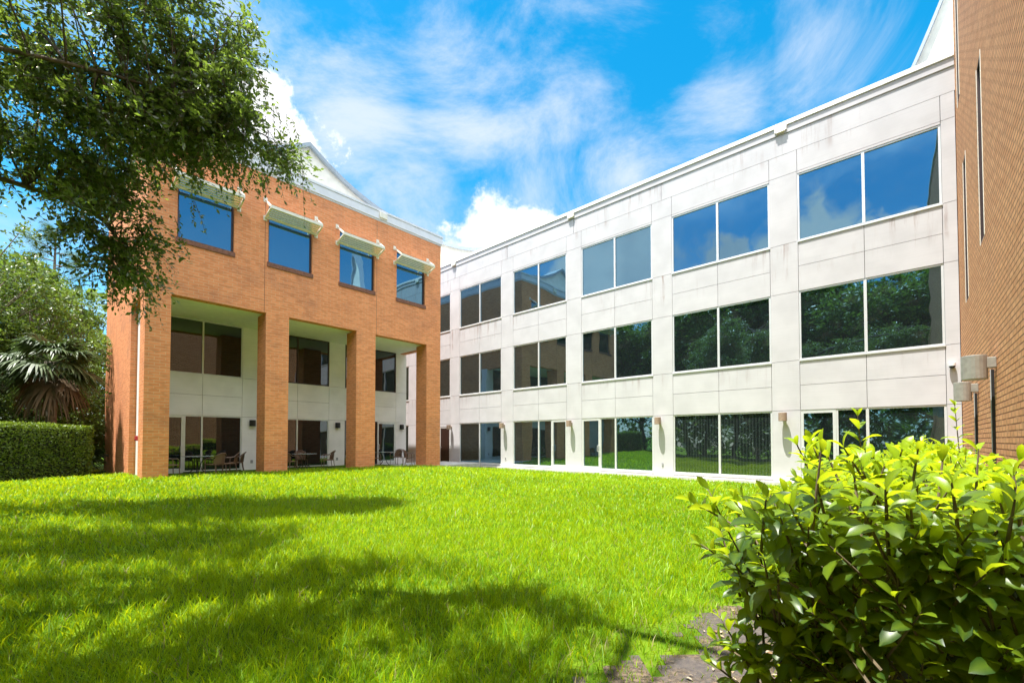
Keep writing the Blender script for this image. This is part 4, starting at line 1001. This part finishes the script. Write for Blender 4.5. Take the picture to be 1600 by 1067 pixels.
# finer shrub at the wall foot beyond the hedge
def small_shrub(u, v, h, r, n, label):
    x, y, _ = W(u, v); z = float(terrain(x, y)); e = empty('small_shrub', (x, y, z), label, "shrub"); lv = Parts(); w = MB(True)
    for k in range(n):
        a = RNG.random()*6.28; d = np.array([math.cos(a)*r, math.sin(a)*r, h])*(0.6+0.4*RNG.random()); d[:2] *= RNG.random(); b = np.array([x, y, z])
        w.tube([b, b+d*0.5, b+d], [0.008, 0.006, 0.003], 4, False)
        leafy_twigs(lv, None, np.repeat((b+d)[None, :], 6, 0)-d[None, :]*RNG.random((6, 1))*0.5, rand_dirs(6)+np.array([0, 0, 0.3]), 8, 0.22, 0.3, 0.045)
    w.build('stem', M['twig'], e); lv.build('foliage', M['tree_leaf'], e)
small_shrub(-0.72, 12.6, 1.35, 0.45, 46, "feathery small leaved shrub at the foot of the right brick wall, past the broadleaf hedge")

# ------------------------------------------------------------------ trees behind the viewpoint, seen in the windows
RG = "tall trees facing the white wing"
lab_r = "tall tree facing the white wing, seen as a reflection in its windows"
def reflect_tree(): return make_tree('broadleaf_tree', (4, -60), 18.0, 5.4, 640, 0.32, lab_r, low=0.0, group=RG, twigs=8, nleaf=9, tl=0.9, spread=2)
rt = [reflect_tree(), reflect_tree()]
spots = [(6.3, -14.5, 1), (13.0, -11.5, 0), (-4.5, -13.5, 0), (3.0, -12.0, 1), (9.5, -13.0, 0), (16.5, -12.2, 1), (24.0, -13.0, 0), (30.5, -10.0, 1), (-2, -19, 1), (12.5, -19, 1), (21.0, -19.0, 0)]
for i, (u, v, k) in enumerate(spots):
    o = rt[k] if i in (0, 1) and k == 1-i else copy_tree(rt[k])
    o.location = W(u, v, 0); o.rotation_euler.z = i*1.7 % 6.28; o.scale = (1, 1, 0.92+0.16*((i*37) % 10)/10)

# ------------------------------------------------------------------ the wood round the grounds
fwp = Parts(); n_ = 26000; a_ = RNG.random(n_)*2*math.pi; rr_ = 36+14*RNG.random(n_)
a_ = np.where(np.abs((a_-0.9+math.pi) % (2*math.pi)-math.pi) < 0.75, a_+math.pi, a_)   # none behind the wings
hh_ = (8.5+3.5*cheap_noise(a_*9, rr_*0, 1.0, 5)+1.5*cheap_noise(a_*31, rr_*0.2, 1.0, 7))*RNG.random(n_)**0.8
V, F, C = stamp(LEAF4[0], LEAF4[1], np.column_stack((rr_*np.cos(a_), rr_*np.sin(a_), hh_-0.2)), rand_dirs(n_), norm(rand_dirs(n_)+np.array([0, 0, 0.8])), 0.75*(0.6+0.8*RNG.random(n_)), 1.5+0*a_)
fwp.add(V, F, C, rep(RNG.beta(1.6, 2.4, n_), 4)); tag(fwp.build('far_wood', M['tree_leaf']), "far green wood closing the view round the grounds", "woodland", kind='stuff')

# ------------------------------------------------------------------ grass
def grass_field():
    cam_xy = np.array([0.0, 0.0]); Vs, Fs, Cs, Rs = [], [], [], []; tot = 0
    bands = [(0.9, 4.2, 3000, 0.0058), (4.2, 7.0, 1900, 0.0078), (7.0, 11.0, 950, 0.0115), (11.0, 17.0, 420, 0.019), (17.0, 34.0, 210, 0.03)]
    for (r0, r1, dens, wd) in bands:
        ang = rad(62); area = ang*(r1*r1-r0*r0); n = int(area*dens)
        r = np.sqrt(r0*r0+(r1*r1-r0*r0)*RNG.random(n)); a = (RNG.random(n)*2-1)*ang
        x, y = r*np.sin(a), r*np.cos(a); u, v = to_uv(x, y)
        ok = (v < V0-0.30) & (~((u > 18.9) & (v > VA-0.05))) & (u > -1.1)
        ok &= ~((x < -15.5) & (y < 16.5) & (y > 10.5) & (x > -18))
        sf = soil_f(x, y)
        dens_k = np.where(sf > 0, 0.07, np.where(sf > -0.3, 0.5, 1.0))
        dens_k = np.where((sf > 0) & (cheap_noise(x, y, 6, 9) > 0.72), 0.5, dens_k)
        dens_k = np.where((u < 0.5), 0.02, dens_k)
        ok &= RNG.random(n) < dens_k
        x, y, sf = x[ok], y[ok], sf[ok]; n = len(x); z = terrain(x, y)
        cl = cheap_noise(x, y, 1.7, 1)*0.6+cheap_noise(x, y, 5.0, 2)*0.4
        h = (0.05+0.08*cl)*(0.45+0.95*RNG.random(n)); h = np.where(RNG.random(n) < 0.05, h*1.45, h); h = np.where(sf > -0.12, h*0.6, h)
        az = RNG.random(n)*6.283; lean = h*(0.25+0.75*RNG.random(n)**1.2)
        dx, dy = np.cos(az)*lean, np.sin(az)*lean
        faz = RNG.random(n)*3.1416; w = wd*(0.6+0.8*RNG.random(n)); wx, wy = np.cos(faz)*w*0.5, np.sin(faz)*w*0.5
        B = np.column_stack((x, y, z-0.01)); Wv = np.column_stack((wx, wy, 0*wx))
        Mid = B+np.column_stack((dx*0.35, dy*0.35, h*0.62)); Tip = B+np.column_stack((dx, dy, h))
        V = np.stack((B-Wv, B+Wv, Mid+Wv*0.85, Mid-Wv*0.85, Tip), 1)
        F = (np.arange(n)[:, None]*5+np.array([0, 1, 2, 3, 3, 2, 4])[None, :]).ravel()+tot
        tone = np.clip(0.15+0.75*cheap_noise(x, y, 0.55, 8)*0.55+0.25*cl+RNG.normal(size=n)*0.27, 0, 0.94)
        tone = np.where(RNG.random(n) < np.where(sf > -0.35, 0.12, 0.02), 1.0, tone)
        Vs.append(V.reshape(-1, 3)); Fs.append(F); Cs.append(np.tile([4, 3], n)); Rs.append(rep(tone, 5)); tot += n*5
    o = raw_mesh('lawn_grass', np.concatenate(Vs), np.concatenate(Fs), np.concatenate(Cs), M['grass'], rnd=np.concatenate(Rs), smooth=True)
    tag(o, "thick bright green lawn grass filling the courtyard", "grass", kind='stuff')
grass_field()
# fallen leaves on the bare soil
n = 420; x = RNG.random(n)*3.2+0.2; y = RNG.random(n)*4.2+0.9; k = (soil_f(x, y) > 0) & (to_uv(x, y)[0] > -0.9); x, y = x[k], y[k]; n = len(x)
lt = Parts(); V, F, C = stamp(MIDLEAF[0], MIDLEAF[1], np.column_stack((x, y, terrain(x, y)+0.018)), np.column_stack((RNG.normal(size=(n, 2)), RNG.normal(size=n)*0.15)), norm(np.column_stack((RNG.normal(size=(n, 2))*0.3, np.ones(n)))), 0.05*(0.5+RNG.random(n)))
lt.add(V, F, C, rep(RNG.random(n), 7)); tag(lt.build('leaf_litter', M['litter']), "dry fallen leaves scattered on the bare soil beside the shrub hedge", "leaf litter", kind='stuff')
